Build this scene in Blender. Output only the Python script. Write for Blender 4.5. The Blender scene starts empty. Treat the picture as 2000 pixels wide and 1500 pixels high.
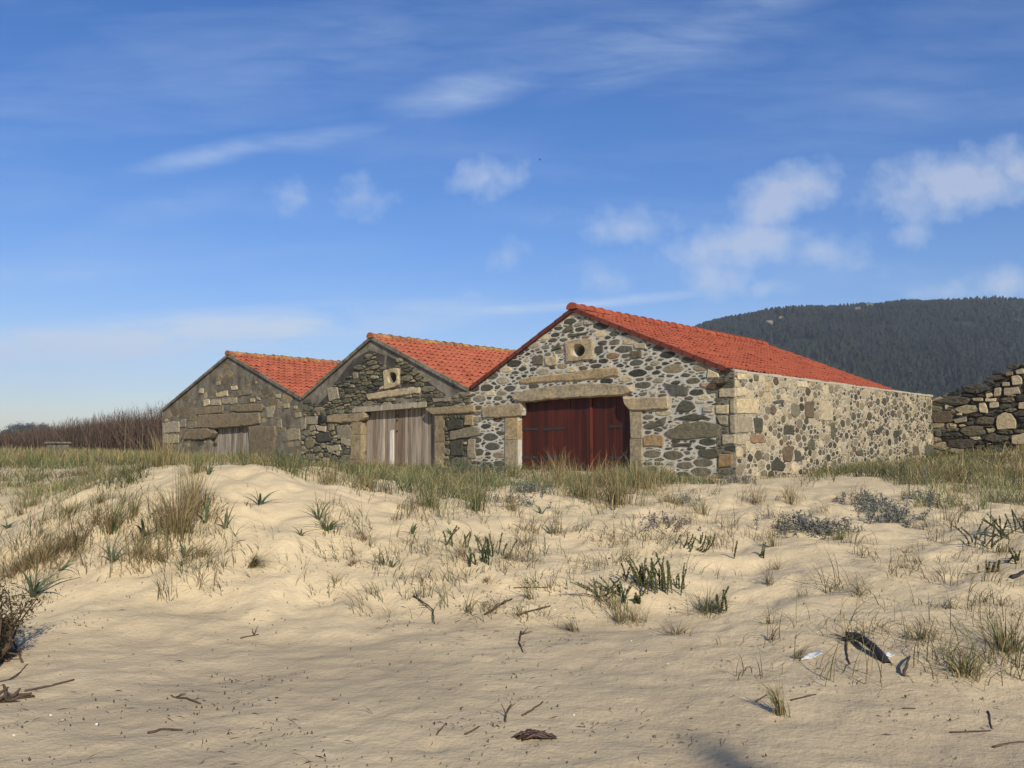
import bpy, math, random
import numpy as np
from mathutils import Vector
from mathutils.geometry import tessellate_polygon
SC = bpy.context.scene
COL = SC.collection
R = math.radians

# ------------------------------------------------------------------ camera
FPX, HZ = 1700.0, 872.0                      # focal length in px of a 2000 px wide frame, eye-level row
PITCH = math.atan((HZ - 750) / FPX)
cam_d = bpy.data.cameras.new("camera")
cam_d.sensor_fit = 'HORIZONTAL'; cam_d.sensor_width = 36.0
cam_d.lens = FPX / 2000 * 36.0
cam_d.clip_start = 0.1; cam_d.clip_end = 12000
cam = bpy.data.objects.new("camera", cam_d); COL.objects.link(cam)
cam.location = (0, 0, 0); cam.rotation_euler = (R(90) + PITCH, 0, 0)
SC.camera = cam

# ------------------------------------------------------------------ light
SUN_EL = R(31.0)
SUN_AZ = math.atan2(0.33, -0.944)             # measured from +Y towards +X: behind the camera, to the right
SC.view_settings.view_transform = 'Standard'; SC.view_settings.look = 'None'
SC.view_settings.exposure = 0.3; SC.view_settings.gamma = 1.0
SC.view_settings.use_curve_mapping = False
sun_d = bpy.data.lights.new("sun", 'SUN'); sun_d.energy = 4.4; sun_d.angle = R(1.0); sun_d.color = (1.0, 0.91, 0.77)
sun = bpy.data.objects.new("sun", sun_d); COL.objects.link(sun)
sdir = Vector((math.sin(SUN_AZ) * math.cos(SUN_EL), math.cos(SUN_AZ) * math.cos(SUN_EL), math.sin(SUN_EL)))
sun.rotation_euler = sdir.to_track_quat('Z', 'Y').to_euler()

def px_ray(px, py):
    a = (px - 1000) / FPX; b = (750 - py) / FPX
    return (a, math.cos(PITCH) - b * math.sin(PITCH), math.sin(PITCH) + b * math.cos(PITCH))
def at(px, py, d):
    r = px_ray(px, py); k = d / r[1]
    return np.array((r[0] * k, d, r[2] * k))

# ------------------------------------------------------------------ world
W = bpy.data.worlds.new("World"); SC.world = W; W.use_nodes = True
def build_world():
    nt = W.node_tree; N = nt.nodes; L = nt.links; N.clear()
    def math_(op, a, b=None, clamp=False):
        n = N.new('ShaderNodeMath'); n.operation = op; n.use_clamp = clamp
        for i, v in enumerate((a, b)):
            if v is None: continue
            if isinstance(v, (int, float)): n.inputs[i].default_value = v
            else: L.new(v, n.inputs[i])
        return n.outputs[0]
    out = N.new('ShaderNodeOutputWorld'); bg = N.new('ShaderNodeBackground')
    L.new(bg.outputs[0], out.inputs[0])
    sky = N.new('ShaderNodeTexSky'); sky.sky_type = 'NISHITA'; sky.sun_disc = False
    sky.sun_elevation = SUN_EL; sky.sun_rotation = SUN_AZ
    sky.altitude = 0; sky.air_density = 1.15; sky.dust_density = 0.35; sky.ozone_density = 2.2
    hs = N.new('ShaderNodeHueSaturation'); hs.inputs['Saturation'].default_value = 1.34
    L.new(sky.outputs[0], hs.inputs['Color'])
    tint = N.new('ShaderNodeMix'); tint.data_type = 'RGBA'; tint.blend_type = 'MULTIPLY'; tint.inputs[0].default_value = 1
    L.new(hs.outputs[0], tint.inputs[6]); tint.inputs[7].default_value = (0.83, 0.87, 1.20, 1)
    tc = N.new('ShaderNodeTexCoord'); sp = N.new('ShaderNodeSeparateXYZ'); L.new(tc.outputs['Generated'], sp.inputs[0])
    yy = math_('MAXIMUM', math_('ABSOLUTE', sp.outputs[1]), 0.02)
    X = math_('DIVIDE', sp.outputs[0], yy); Z = math_('DIVIDE', sp.outputs[2], yy)
    cb = N.new('ShaderNodeCombineXYZ'); L.new(X, cb.inputs[0]); L.new(Z, cb.inputs[1])
    V = cb.outputs[0]
    def noise(scale, detail, rough, vec=V, dist=0.0):
        n = N.new('ShaderNodeTexNoise'); n.inputs['Scale'].default_value = scale; n.inputs['Detail'].default_value = detail
        n.inputs['Roughness'].default_value = rough; n.inputs['Distortion'].default_value = dist; L.new(vec, n.inputs['Vector'])
        return n.outputs[0]
    def blob(px, py, ax, ay, amp, ang=0.0):
        c = px_ray(px, py); m = N.new('ShaderNodeMapping'); m.vector_type = 'TEXTURE'
        m.inputs[1].default_value = (c[0] / c[1], c[2] / c[1], 0); m.inputs[2].default_value = (0, 0, R(ang))
        m.inputs[3].default_value = (ax / FPX, ay / FPX, 1); L.new(V, m.inputs[0])
        l = N.new('ShaderNodeVectorMath'); l.operation = 'LENGTH'; L.new(m.outputs[0], l.inputs[0])
        f = math_('SUBTRACT', 1.0, l.outputs['Value'], True)
        return math_('MULTIPLY', f, amp)
    def total(items, op):
        s = None
        for it in items:
            b = blob(*it); s = b if s is None else math_(op, s, b)
        return s
    cum = [(950, 345, 105, 62, .95, 20), (580, 385, 100, 55, .55), (705, 385, 90, 62, .78), (1240, 440, 150, 58, .85, 4), (1525, 385, 150, 76, 1.35, 24),
           (1455, 480, 185, 66, 1.3, 6), (1405, 545, 120, 60, .9), (1870, 355, 235, 92, 1.3, 8), (1600, 490, 140, 60, .75), (1960, 550, 110, 48, .85), (1985, 330, 110, 80, 1.1),
           (1850, 570, 100, 34, .8), (1180, 540, 80, 56, .55), (990, 500, 58, 46, .8, 30), (790, 628, 140, 34, .75), (925, 575, 76, 32, .62),
           (1785, 465, 70, 48, .65), (1500, 560, 95, 32, .75), (20, 530, 80, 36, .55), (1080, 430, 60, 40, .4), (1700, 520, 120, 40, .5)]
    cs = total([(c[0], c[1], c[2] * 1.12, c[3] * 1.12, c[4] * 1.0) + tuple(c[5:]) for c in cum], 'MAXIMUM')
    n1 = noise(25, 8, .58, dist=0); n2 = noise(5, 4, .5)
    cloud = math_('ADD', cs, math_('MULTIPLY', math_('SUBTRACT', n1, .5), 1.5))
    cloud = math_('ADD', cloud, math_('MULTIPLY', math_('SUBTRACT', n2, .5), .25))
    cloud = math_('MULTIPLY', math_('SUBTRACT', cloud, .20), 1.25, True)
    mask = math_('MULTIPLY', cs, 4.0, True)
    cloud = math_('MULTIPLY', math_('MULTIPLY', cloud, mask), .58, True)
    wisp = [(400, 305, 210, 30, .65, 13), (630, 268, 150, 26, .55, 10), (895, 185, 190, 50, .6, 11), (1240, 95, 420, 90, .42, 8), (420, 645, 680, 52, 1.9, 3.8),
            (1150, 592, 270, 15, 1.3, 5), (160, 535, 320, 34, .3, 3), (1500, 8, 180, 40, .35, 10), (340, 400, 220, 40, .25, 14), (1180, 165, 160, 30, .25, 15),
            (160, 685, 480, 60, 1.5, 4), (650, 105, 700, 120, .24, 12), (1750, 190, 500, 90, .14, 5), (120, 745, 420, 40, .7, 2)]
    ws = total(wisp, 'ADD')
    mp = N.new('ShaderNodeMapping'); mp.inputs[2].default_value = (0, 0, R(-11)); mp.inputs[3].default_value = (1.0, 5.5, 1); L.new(V, mp.inputs[0])
    wn = noise(6.5, 9, .62, mp.outputs[0], .4)
    wf = math_('MULTIPLY', math_('SUBTRACT', wn, .28), 2.0, True)
    wisps = math_('MULTIPLY', math_('MULTIPLY', ws, wf), 1.15, True)
    # overall thin veil that varies
    veil = math_('MULTIPLY', math_('SUBTRACT', noise(3.0, 6, .6, mp.outputs[0], .3), .46, True), .5, True)
    cov = math_('MAXIMUM', cloud, math_('ADD', wisps, veil, True), True)
    # brighter tops, greyer bases inside the cloud
    shade = N.new('ShaderNodeMix'); shade.data_type = 'RGBA'
    L.new(math_('MULTIPLY', cloud, 1.3, True), shade.inputs[0])
    shade.inputs[6].default_value = (5.6, 6.9, 8.8, 1); shade.inputs[7].default_value = (6.6, 6.9, 7.8, 1)
    mx = N.new('ShaderNodeMix'); mx.data_type = 'RGBA'; L.new(cov, mx.inputs[0])
    L.new(tint.outputs[2], mx.inputs[6]); L.new(shade.outputs[2], mx.inputs[7])
    L.new(mx.outputs[2], bg.inputs[0]); bg.inputs[1].default_value = 0.082
build_world()

# ------------------------------------------------------------------ helpers
rng = np.random.default_rng(7)
WLOC = {}
def lin(r, g, b):
    f = lambda c: (c / 255 / 12.92) if c / 255 <= .04045 else ((c / 255 + .055) / 1.055) ** 2.4
    return np.array((f(r), f(g), f(b)))
def tag(o, label=None, cat=None, group=None, kind=None):
    if label: o['label'] = label
    if cat: o['category'] = cat
    if group: o['group'] = group
    if kind: o['kind'] = kind
    return o
def empty(name, loc, label=None, cat=None, group=None):
    o = bpy.data.objects.new(name, None); COL.objects.link(o); o.location = tuple(loc)
    o.empty_display_size = .2; WLOC[o.name] = np.array(loc, float)
    return tag(o, label, cat, group)
def mk(name, V, F, mats, parent=None, col=None, smooth=False, mi=None, loc=None):
    """V in world coordinates; F is an (n,k) array or a list of index lists."""
    V = np.asarray(V, float).reshape(-1, 3)
    base = WLOC[parent.name] if parent else (np.asarray(loc, float) if loc is not None else np.zeros(3))
    V = V - base
    me = bpy.data.meshes.new(name)
    if isinstance(F, np.ndarray):
        n, k = F.shape
        me.vertices.add(len(V)); me.vertices.foreach_set('co', V.astype(np.float32).ravel())
        me.loops.add(n * k); me.loops.foreach_set('vertex_index', F.astype(np.int32).ravel())
        me.polygons.add(n); me.polygons.foreach_set('loop_start', np.arange(0, n * k, k, dtype=np.int32))
        me.polygons.foreach_set('loop_total', np.full(n, k, dtype=np.int32))
        me.update(calc_edges=True)
    else:
        me.from_pydata([tuple(v) for v in V], [], [tuple(int(i) for i in f) for f in F])
    if not isinstance(mats, (list, tuple)): mats = [mats]
    for m in mats: me.materials.append(m)
    if mi is not None: me.polygons.foreach_set('material_index', np.asarray(mi, dtype=np.int32))
    if col is not None:
        a = me.color_attributes.new('Col', 'FLOAT_COLOR', 'POINT')
        c = np.ones((len(V), 4), np.float32); c[:, :3] = col; a.data.foreach_set('color', c.ravel())
    me.polygons.foreach_set('use_smooth', np.full(len(me.polygons), bool(smooth)))
    me.update()
    o = bpy.data.objects.new(name, me); COL.objects.link(o)
    if parent: o.parent = parent; WLOC[o.name] = base
    else: o.location = tuple(base); WLOC[o.name] = base
    return o
class MB:
    """collects pieces into one mesh"""
    def __init__(s): s.V = []; s.F = []; s.C = []; s.M = []; s.n = 0
    def add(s, V, F, col=(1, 1, 1), m=0):
        V = np.asarray(V, float); s.V.append(V); s.F += [[i + s.n for i in f] for f in F]
        c = np.empty((len(V), 3)); c[:] = col; s.C.append(c); s.M += [m] * len(F); s.n += len(V)
    def build(s, name, mats, parent=None, smooth=False, loc=None):
        return mk(name, np.concatenate(s.V), s.F, mats, parent, np.concatenate(s.C), smooth, s.M, loc)
BOXF = [(0, 3, 2, 1), (4, 5, 6, 7), (0, 1, 5, 4), (1, 2, 6, 5), (2, 3, 7, 6), (3, 0, 4, 7)]
def box8(p): return np.array(p, float), BOXF
def tube(path, rad, k=6, cap=True):
    path = np.asarray(path, float); rad = np.broadcast_to(np.asarray(rad, float), (len(path),))
    V = []; F = []
    for i, p in enumerate(path):
        t = path[min(i + 1, len(path) - 1)] - path[max(i - 1, 0)]; t = t / (np.linalg.norm(t) + 1e-9)
        a = np.cross(t, (0.13, 0.21, 0.97)); a /= np.linalg.norm(a) + 1e-9; b = np.cross(t, a)
        for j in range(k):
            th = 2 * math.pi * j / k; V.append(p + rad[i] * (a * math.cos(th) + b * math.sin(th)))
    for i in range(len(path) - 1):
        for j in range(k):
            F.append((i * k + j, i * k + (j + 1) % k, (i + 1) * k + (j + 1) % k, (i + 1) * k + j))
    if cap: F += [tuple(range(k))[::-1], tuple((len(path) - 1) * k + j for j in range(k))]
    return np.array(V), F

def _hash(ix, iy, seed):
    h = (ix.astype(np.int64) * 374761393 + iy.astype(np.int64) * 668265263 + seed * 1442695041) & 0x7fffffff
    h = (h ^ (h >> 13)) * 1274126177 & 0x7fffffff
    return ((h ^ (h >> 16)) & 0xffff) / 65535.0
def vnoise(x, y, seed=0):
    ix = np.floor(x); iy = np.floor(y); fx = x - ix; fy = y - iy
    fx = fx * fx * fx * (fx * (fx * 6 - 15) + 10); fy = fy * fy * fy * (fy * (fy * 6 - 15) + 10)
    a = _hash(ix, iy, seed); b = _hash(ix + 1, iy, seed); c = _hash(ix, iy + 1, seed); d = _hash(ix + 1, iy + 1, seed)
    return (a * (1 - fx) + b * fx) * (1 - fy) + (c * (1 - fx) + d * fx) * fy - .5
def fbm(x, y, seed=0, o=4):
    s = 0; a = 1; f = 1
    for i in range(o): s = s + a * vnoise(x * f + 17.3 * i, y * f - 9.1 * i, seed + i); a *= .5; f *= 2.03
    return s

# ------------------------------------------------------------------ materials
def mat(name, build, rough=.9, spec=.25):
    m = bpy.data.materials.new(name); m.use_nodes = True; nt = m.node_tree
    b = nt.nodes['Principled BSDF']; b.inputs['Roughness'].default_value = rough; b.inputs['Specular IOR Level'].default_value = spec
    build(nt, b); return m
def nd(nt, t, **k):
    n = nt.nodes.new(t)
    for a, v in k.items():
        if a.startswith('i_'): n.inputs[a[2:]].default_value = v
        else: setattr(n, a, v)
    return n
def coords(nt, scale=(1, 1, 1), rot=(0, 0, 0)):
    g = nd(nt, 'ShaderNodeNewGeometry'); m = nd(nt, 'ShaderNodeMapping')
    m.inputs[3].default_value = scale; m.inputs[2].default_value = rot
    nt.links.new(g.outputs['Position'], m.inputs[0]); return m.outputs[0]
def tex_noise(nt, vec, scale, detail=5, rough=.55, dist=0):
    n = nd(nt, 'ShaderNodeTexNoise'); n.inputs['Scale'].default_value = scale; n.inputs['Detail'].default_value = detail
    n.inputs['Roughness'].default_value = rough; n.inputs['Distortion'].default_value = dist
    nt.links.new(vec, n.inputs['Vector']); return n.outputs[0]
def ramp(nt, fac, stops):
    r = nd(nt, 'ShaderNodeValToRGB'); e = r.color_ramp.elements
    while len(e) < len(stops): e.new(.5)
    for el, (p, c) in zip(e, stops): el.position = p; el.color = (*c, 1) if len(c) == 3 else c
    nt.links.new(fac, r.inputs[0]); return r.outputs[0]
def mixc(nt, fac, a, b, blend='MIX'):
    m = nd(nt, 'ShaderNodeMix', data_type='RGBA', blend_type=blend)
    for i, v in ((0, fac), (6, a), (7, b)):
        if hasattr(v, 'is_linked') or isinstance(v, bpy.types.NodeSocket): nt.links.new(v, m.inputs[i])
        elif i == 0: m.inputs[0].default_value = v
        else: m.inputs[i].default_value = (*v, 1)
    return m.outputs[2]
def bump(nt, b, h, strength, dist, prev=None):
    n = nd(nt, 'ShaderNodeBump'); n.inputs['Strength'].default_value = strength; n.inputs['Distance'].default_value = dist
    nt.links.new(h, n.inputs['Height'])
    if prev is not None: nt.links.new(prev, n.inputs['Normal'])
    nt.links.new(n.outputs[0], b.inputs['Normal']); return n.outputs[0]
def attr(nt, name='Col'):
    a = nd(nt, 'ShaderNodeAttribute', attribute_name=name); return a.outputs['Color']

def m_sand(nt, b):
    v = coords(nt)
    big = tex_noise(nt, v, .7, 5, .6); mid = tex_noise(nt, v, 6, 6, .65); fine = tex_noise(nt, v, 260, 2, .6); rip = tex_noise(nt, coords(nt, (3, 9, 3), (0, 0, .5)), 2.2, 4, .6, .8)
    c = ramp(nt, big, [(.3, (.49, .39, .23)), (.7, (.60, .485, .295))])
    c = mixc(nt, .5, c, ramp(nt, mid, [(.3, (.46, .37, .222)), (.7, (.615, .50, .308))]))
    # lower sand: darker and greyer as height falls, varied by noise
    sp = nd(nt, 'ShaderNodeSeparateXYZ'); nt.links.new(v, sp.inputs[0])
    low_n = nd(nt, 'ShaderNodeMath', operation='MULTIPLY_ADD'); nt.links.new(big, low_n.inputs[0]); low_n.inputs[1].default_value = .45; nt.links.new(sp.outputs[2], low_n.inputs[2])
    low_ramp = ramp(nt, low_n.outputs[0], [(0, (0, 0, 0)), (1, (1, 1, 1))])
    mr = nd(nt, 'ShaderNodeMapRange'); nt.links.new(low_n.outputs[0], mr.inputs[0])
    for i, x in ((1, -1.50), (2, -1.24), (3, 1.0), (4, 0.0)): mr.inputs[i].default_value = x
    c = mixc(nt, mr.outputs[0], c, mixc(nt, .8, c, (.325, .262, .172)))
    spk = ramp(nt, fine, [(.30, (.80, .78, .74)), (.5, (1, 1, 1)), (.75, (1.06, 1.06, 1.06))])
    c = mixc(nt, .6, c, spk, 'MULTIPLY')
    gr = ramp(nt, tex_noise(nt, v, 55, 3, .7), [(.62, (1, 1, 1)), (.74, (.72, .66, .58))])
    c = mixc(nt, .8, c, gr, 'MULTIPLY')
    nt.links.new(c, b.inputs['Base Color'])
    p = bump(nt, b, rip, .08, .03); p = bump(nt, b, mid, .8, .03, p); p = bump(nt, b, tex_noise(nt, v, 24, 5, .7), .32, .012, p); bump(nt, b, fine, .35, .004, p)
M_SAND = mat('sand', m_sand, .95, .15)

def m_mortar(c1, c2, c3, streak=0):
    def f(nt, b):
        v = coords(nt); n = tex_noise(nt, v, 2.2, 7, .62); g = tex_noise(nt, v, 13, 6, .75)
        c = ramp(nt, n, [(.28, c1), (.5, c2), (.72, c3)])
        c = mixc(nt, .55, c, ramp(nt, g, [(.3, (.68, .67, .65)), (.55, (1, 1, 1)), (.8, (1.12, 1.12, 1.1))]), 'MULTIPLY')
        if streak:
            s = tex_noise(nt, coords(nt, (1.2, 1.2, .8)), 2.0, 7, .7, .5)
            c = mixc(nt, streak, c, ramp(nt, s, [(.36, (.45, .43, .40)), (.50, (.95, .94, .92)), (.66, (1.2, 1.19, 1.15))]), 'MULTIPLY')
            l = tex_noise(nt, v, 5.5, 6, .7)
            c = mixc(nt, ramp(nt, l, [(.60, (0, 0, 0)), (.72, (.55, .55, .55))]), c, (.36, .34, .25))
        nt.links.new(c, b.inputs['Base Color'])
        p = bump(nt, b, n, .5, .08); bump(nt, b, g, .7, .02, p)
    return f
M_MORT3 = mat('lime_mortar', m_mortar((.37, .355, .295), (.46, .44, .365), (.52, .50, .41)))
M_MORTS = mat('cream_mortar', m_mortar((.31, .28, .215), (.375, .34, .262), (.42, .38, .292)))
M_MORT2 = mat('weathered_cement', m_mortar((.105, .096, .074), (.165, .15, .118), (.25, .228, .18), .8))
M_MORT1 = mat('brown_render', m_mortar((.095, .084, .062), (.155, .139, .106), (.245, .22, .168), .8))
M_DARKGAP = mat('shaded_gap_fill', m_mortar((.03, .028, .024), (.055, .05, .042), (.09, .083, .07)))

def m_stone(nt, b):
    v = coords(nt); a = attr(nt); n = tex_noise(nt, v, 9, 7, .68, .3); g = tex_noise(nt, v, 20, 5, .75)
    lay = tex_noise(nt, coords(nt, (2, 2, 16)), 3, 5, .6, .5)
    c = mixc(nt, .9, a, ramp(nt, n, [(.28, (.55, .55, .56)), (.5, (1, 1, 1)), (.75, (1.5, 1.42, 1.25))]), 'MULTIPLY')
    c = mixc(nt, .6, c, ramp(nt, lay, [(.3, (.66, .66, .66)), (.7, (1.2, 1.2, 1.2))]), 'MULTIPLY')
    c = mixc(nt, .5, c, ramp(nt, g, [(.3, (.7, .7, .7)), (.7, (1.25, 1.25, 1.25))]), 'MULTIPLY')
    nt.links.new(c, b.inputs['Base Color'])
    p = bump(nt, b, n, .7, .05); p = bump(nt, b, lay, .4, .03, p); bump(nt, b, g, .5, .01, p)
M_STONE = mat('field_stone', m_stone, .88, .25)
def m_granite(nt, b):
    v = coords(nt); a = attr(nt); n = tex_noise(nt, v, 3.5, 6, .6); g = tex_noise(nt, v, 12, 6, .8)
    c = mixc(nt, .85, a, ramp(nt, n, [(.3, (.70, .68, .66)), (.5, (1, 1, 1)), (.72, (1.3, 1.18, .98))]), 'MULTIPLY')
    c = mixc(nt, .9, c, ramp(nt, g, [(.33, (.45, .44, .42)), (.5, (1, 1, 1)), (.68, (1.45, 1.42, 1.35))]), 'MULTIPLY')
    nt.links.new(c, b.inputs['Base Color'])
    p = bump(nt, b, n, .5, .05); bump(nt, b, g, .9, .025, p)
M_GRANITE = mat('granite', m_granite, .9, .2)

def m_tile(lichen):
    def f(nt, b):
        v = coords(nt); a = attr(nt); n = tex_noise(nt, v, 1.3, 6, .6); g = tex_noise(nt, v, 22, 5, .7)
        c = mixc(nt, .7, a, ramp(nt, n, [(.3, (.74, .72, .72)), (.7, (1.12, 1.1, 1.08))]), 'MULTIPLY')
        c = mixc(nt, .5, c, ramp(nt, g, [(.3, (.75, .75, .75)), (.7, (1.15, 1.15, 1.15))]), 'MULTIPLY')
        if lichen:
            l = tex_noise(nt, v, 4.5, 7, .75)
            lo = .62 - .14 * lichen
            c = mixc(nt, ramp(nt, l, [(lo, (0, 0, 0)), (lo + .1, (.85, .85, .85))]), c, (.42, .235, .055))
            l2 = tex_noise(nt, coords(nt, (1, 1, 1), (1, 2, 3)), 6.5, 7, .75)
            c = mixc(nt, ramp(nt, l2, [(lo + .03, (0, 0, 0)), (lo + .12, (.8, .8, .8))]), c, (.20, .18, .13))
        nt.links.new(c, b.inputs['Base Color']); bump(nt, b, g, .4, .01)
    return f
M_TILE = mat('terracotta_tile', m_tile(0), .8, .3)
M_TILE_OLD = mat('aged_terracotta_tile', m_tile(.12), .85, .25)
M_RIDGE_OLD = mat('lichened_ridge_tile', m_tile(1.0), .9, .2)

def m_wood(dark):
    def f(nt, b):
        a = attr(nt); v = coords(nt, (1, 1, .045)); s = tex_noise(nt, v, 15, 7, .72, .3); k = tex_noise(nt, coords(nt, (1, 1, .12)), 6, 5, .6)
        c = mixc(nt, .85, a, ramp(nt, s, [(.32, (.42, .39, .36)), (.5, (1, 1, 1)), (.68, (1.45, 1.44, 1.42))] if not dark else [(.3, (.7, .66, .66)), (.5, (1, 1, 1)), (.72, (1.25, 1.18, 1.12))]), 'MULTIPLY')
        c = mixc(nt, .7, c, ramp(nt, k, [(.3, (.65, .63, .62)), (.7, (1.2, 1.18, 1.15))]), 'MULTIPLY')
        nt.links.new(c, b.inputs['Base Color']); bump(nt, b, s, .6, .012)
    return f
M_WOOD = mat('weathered_plank', m_wood(0), .88, .2)
M_REDWOOD = mat('stained_red_plank', m_wood(1), .55, .35)
def plain(col, var=.35, scale=20, bmp=.3):
    def f(nt, b):
        v = coords(nt); n = tex_noise(nt, v, scale, 6, .65)
        c = ramp(nt, n, [(.3, tuple(x * (1 - var) for x in col)), (.7, tuple(min(1, x * (1 + var)) for x in col))])
        nt.links.new(c, b.inputs['Base Color']); bump(nt, b, n, bmp, .02)
    return f
M_IRON = mat('black_iron', plain((.03, .028, .027)), .6, .4)
M_TWIG = mat('dead_twig', plain((.075, .052, .036)), .9, .15)
M_RUBBER = mat('black_rubber', plain((.018, .017, .018), .3, 60, .6), .55, .4)
M_SHELL = mat('bleached_shell', plain((.72, .68, .58), .15, 60), .6, .4)
M_LITTER = mat('pale_plastic', plain((.62, .62, .60), .15, 30), .45, .5)
M_WEED = mat('dried_seaweed', plain((.05, .026, .016), .6, 40), .5, .45)
def m_leaf(nt, b):
    a = attr(nt); g = nd(nt, 'ShaderNodeNewGeometry')
    n = tex_noise(nt, coords(nt), 30, 2, .5)
    c = mixc(nt, .6, a, ramp(nt, n, [(.3, (.75, .75, .75)), (.7, (1.2, 1.2, 1.2))]), 'MULTIPLY')
    nt.links.new(c, b.inputs['Base Color'])
    t = nd(nt, 'ShaderNodeBsdfTranslucent'); nt.links.new(c, t.inputs[0])
    m = nd(nt, 'ShaderNodeMixShader'); m.inputs[0].default_value = .28
    nt.links.new(b.outputs[0], m.inputs[1]); nt.links.new(t.outputs[0], m.inputs[2])
    out = [x for x in nt.nodes if x.type == 'OUTPUT_MATERIAL'][0]; nt.links.new(m.outputs[0], out.inputs[0])
M_LEAF = mat('leaf', m_leaf, .75, .2)

# ------------------------------------------------------------------ house frame of reference
AZ = R(42.0)
v2 = np.array((math.sin(AZ), math.cos(AZ))); u2 = np.array((v2[1], -v2[0]))
C0 = at(1437, HZ, 20.0)[:2]
def Wd(s, d, z):          # s along the fronts to the right, d back from the fronts, z up
    p = C0 + u2 * s + v2 * d
    return np.array((p[0], p[1], z))
def on_front(px, py, d=0.0):
    r = px_ray(px, py); c = C0 + v2 * d
    k = (c @ v2) / (r[0] * v2[0] + r[1] * v2[1]); p = np.array((r[0] * k, r[1] * k)) - C0
    return float(p @ u2), r[2] * k
def on_side(px, py, s=0.0):
    r = px_ray(px, py); c = C0 + u2 * s
    k = (c @ u2) / (r[0] * u2[0] + r[1] * u2[1]); p = np.array((r[0] * k, r[1] * k)) - C0
    return float(p @ v2), r[2] * k
def to_sd(x, y):
    return (x - C0[0]) * u2[0] + (y - C0[1]) * u2[1], (x - C0[0]) * v2[0] + (y - C0[1]) * v2[1]
U3 = np.array((*u2, 0)); V3 = np.array((*v2, 0))

# ------------------------------------------------------------------ terrain
CP = []
def cp(px, py, d): CP.append(at(px, py, d))
for a in [(0, 1150, 9), (0, 1040, 11.5), (0, 985, 15), (0, 905, 30), (0, 890, 60), (-300, 1150, 9), (-300, 1000, 14), (-300, 900, 30),
          (200, 1250, 7.2), (200, 1110, 8.8), (200, 1010, 10.0), (200, 957, 11.2), (200, 938, 14.5), (200, 905, 26), (200, 890, 40),
          (350, 1200, 8), (350, 1080, 9.1), (350, 968, 10.5), (350, 918, 11.7), (350, 912, 14.5), (420, 905, 26),
          (500, 1200, 8), (500, 1080, 9.1), (500, 965, 10.5), (500, 913, 11.8), (500, 916, 14.5), (560, 935, 12.3),
          (700, 1200, 8), (700, 1080, 9.3), (700, 985, 11.2), (700, 962, 12.6), (700, 940, 18), (720, 915, 27),
          (900, 1200, 8), (900, 1080, 9.6), (900, 990, 11.9), (900, 955, 14.5), (900, 920, 25),
          (1100, 1225, 7.7), (1100, 1080, 9.8), (1100, 985, 12.4), (1100, 945, 17), (1100, 922, 23),
          (1300, 1225, 7.7), (1300, 1080, 10.1), (1300, 985, 13.5), (1300, 945, 17.5),
          (1500, 1225, 7.6), (1500, 1080, 10), (1500, 985, 13.2), (1500, 940, 17.5), (1437, 935, 20),
          (1700, 1290, 6.2), (1700, 1200, 7.6), (1700, 1080, 10), (1700, 1010, 12.3), (1700, 935, 18), (1650, 920, 24),
          (1900, 1300, 6.1), (1900, 1150, 8), (1900, 1080, 9.3), (1900, 1005, 12), (1900, 930, 19), (1820, 903, 29),
          (2000, 882, 28), (2200, 1150, 8), (2200, 1000, 13), (2200, 900, 24), (2000, 870, 45)]: cp(*a)
for x in (-16, -8, -3, 0, 3, 8, 16):
    for y, z in ((-8, -1.9), (0, -1.76), (3.5, -1.67), (5.6, -1.61)): CP.append(np.array((x, y, z)))
for x, y, z in ((-14, 40, -.55), (-30, 35, -.5), (-40, 60, -.5), (0, 60, -.5), (40, 60, .2), (30, 30, -.1), (-30, 15, -.9), (30, 14, -.7), (-24, 6, -1.6), (24, 6, -1.55)): CP.append(np.array((x, y, z)))
CP = np.array(CP)
def _phi(r2): return .5 * r2 * np.log(r2 + 1e-9)
_n = len(CP)
_D = ((CP[:, None, :2] - CP[None, :, :2]) ** 2).sum(-1)
_A = np.zeros((_n + 3, _n + 3)); _A[:_n, :_n] = _phi(_D) + np.eye(_n) * .6
_A[:_n, _n] = 1; _A[:_n, _n + 1:] = CP[:, :2]; _A[_n:, :_n] = _A[:_n, _n:].T
_w = np.linalg.solve(_A, np.concatenate([CP[:, 2], np.zeros(3)]))
FOOT = np.array([(rng.uniform(-7, 9), rng.uniform(3.6, 9), rng.uniform(.07, .15), rng.uniform(.006, .020)) for _ in range(110)])
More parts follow.
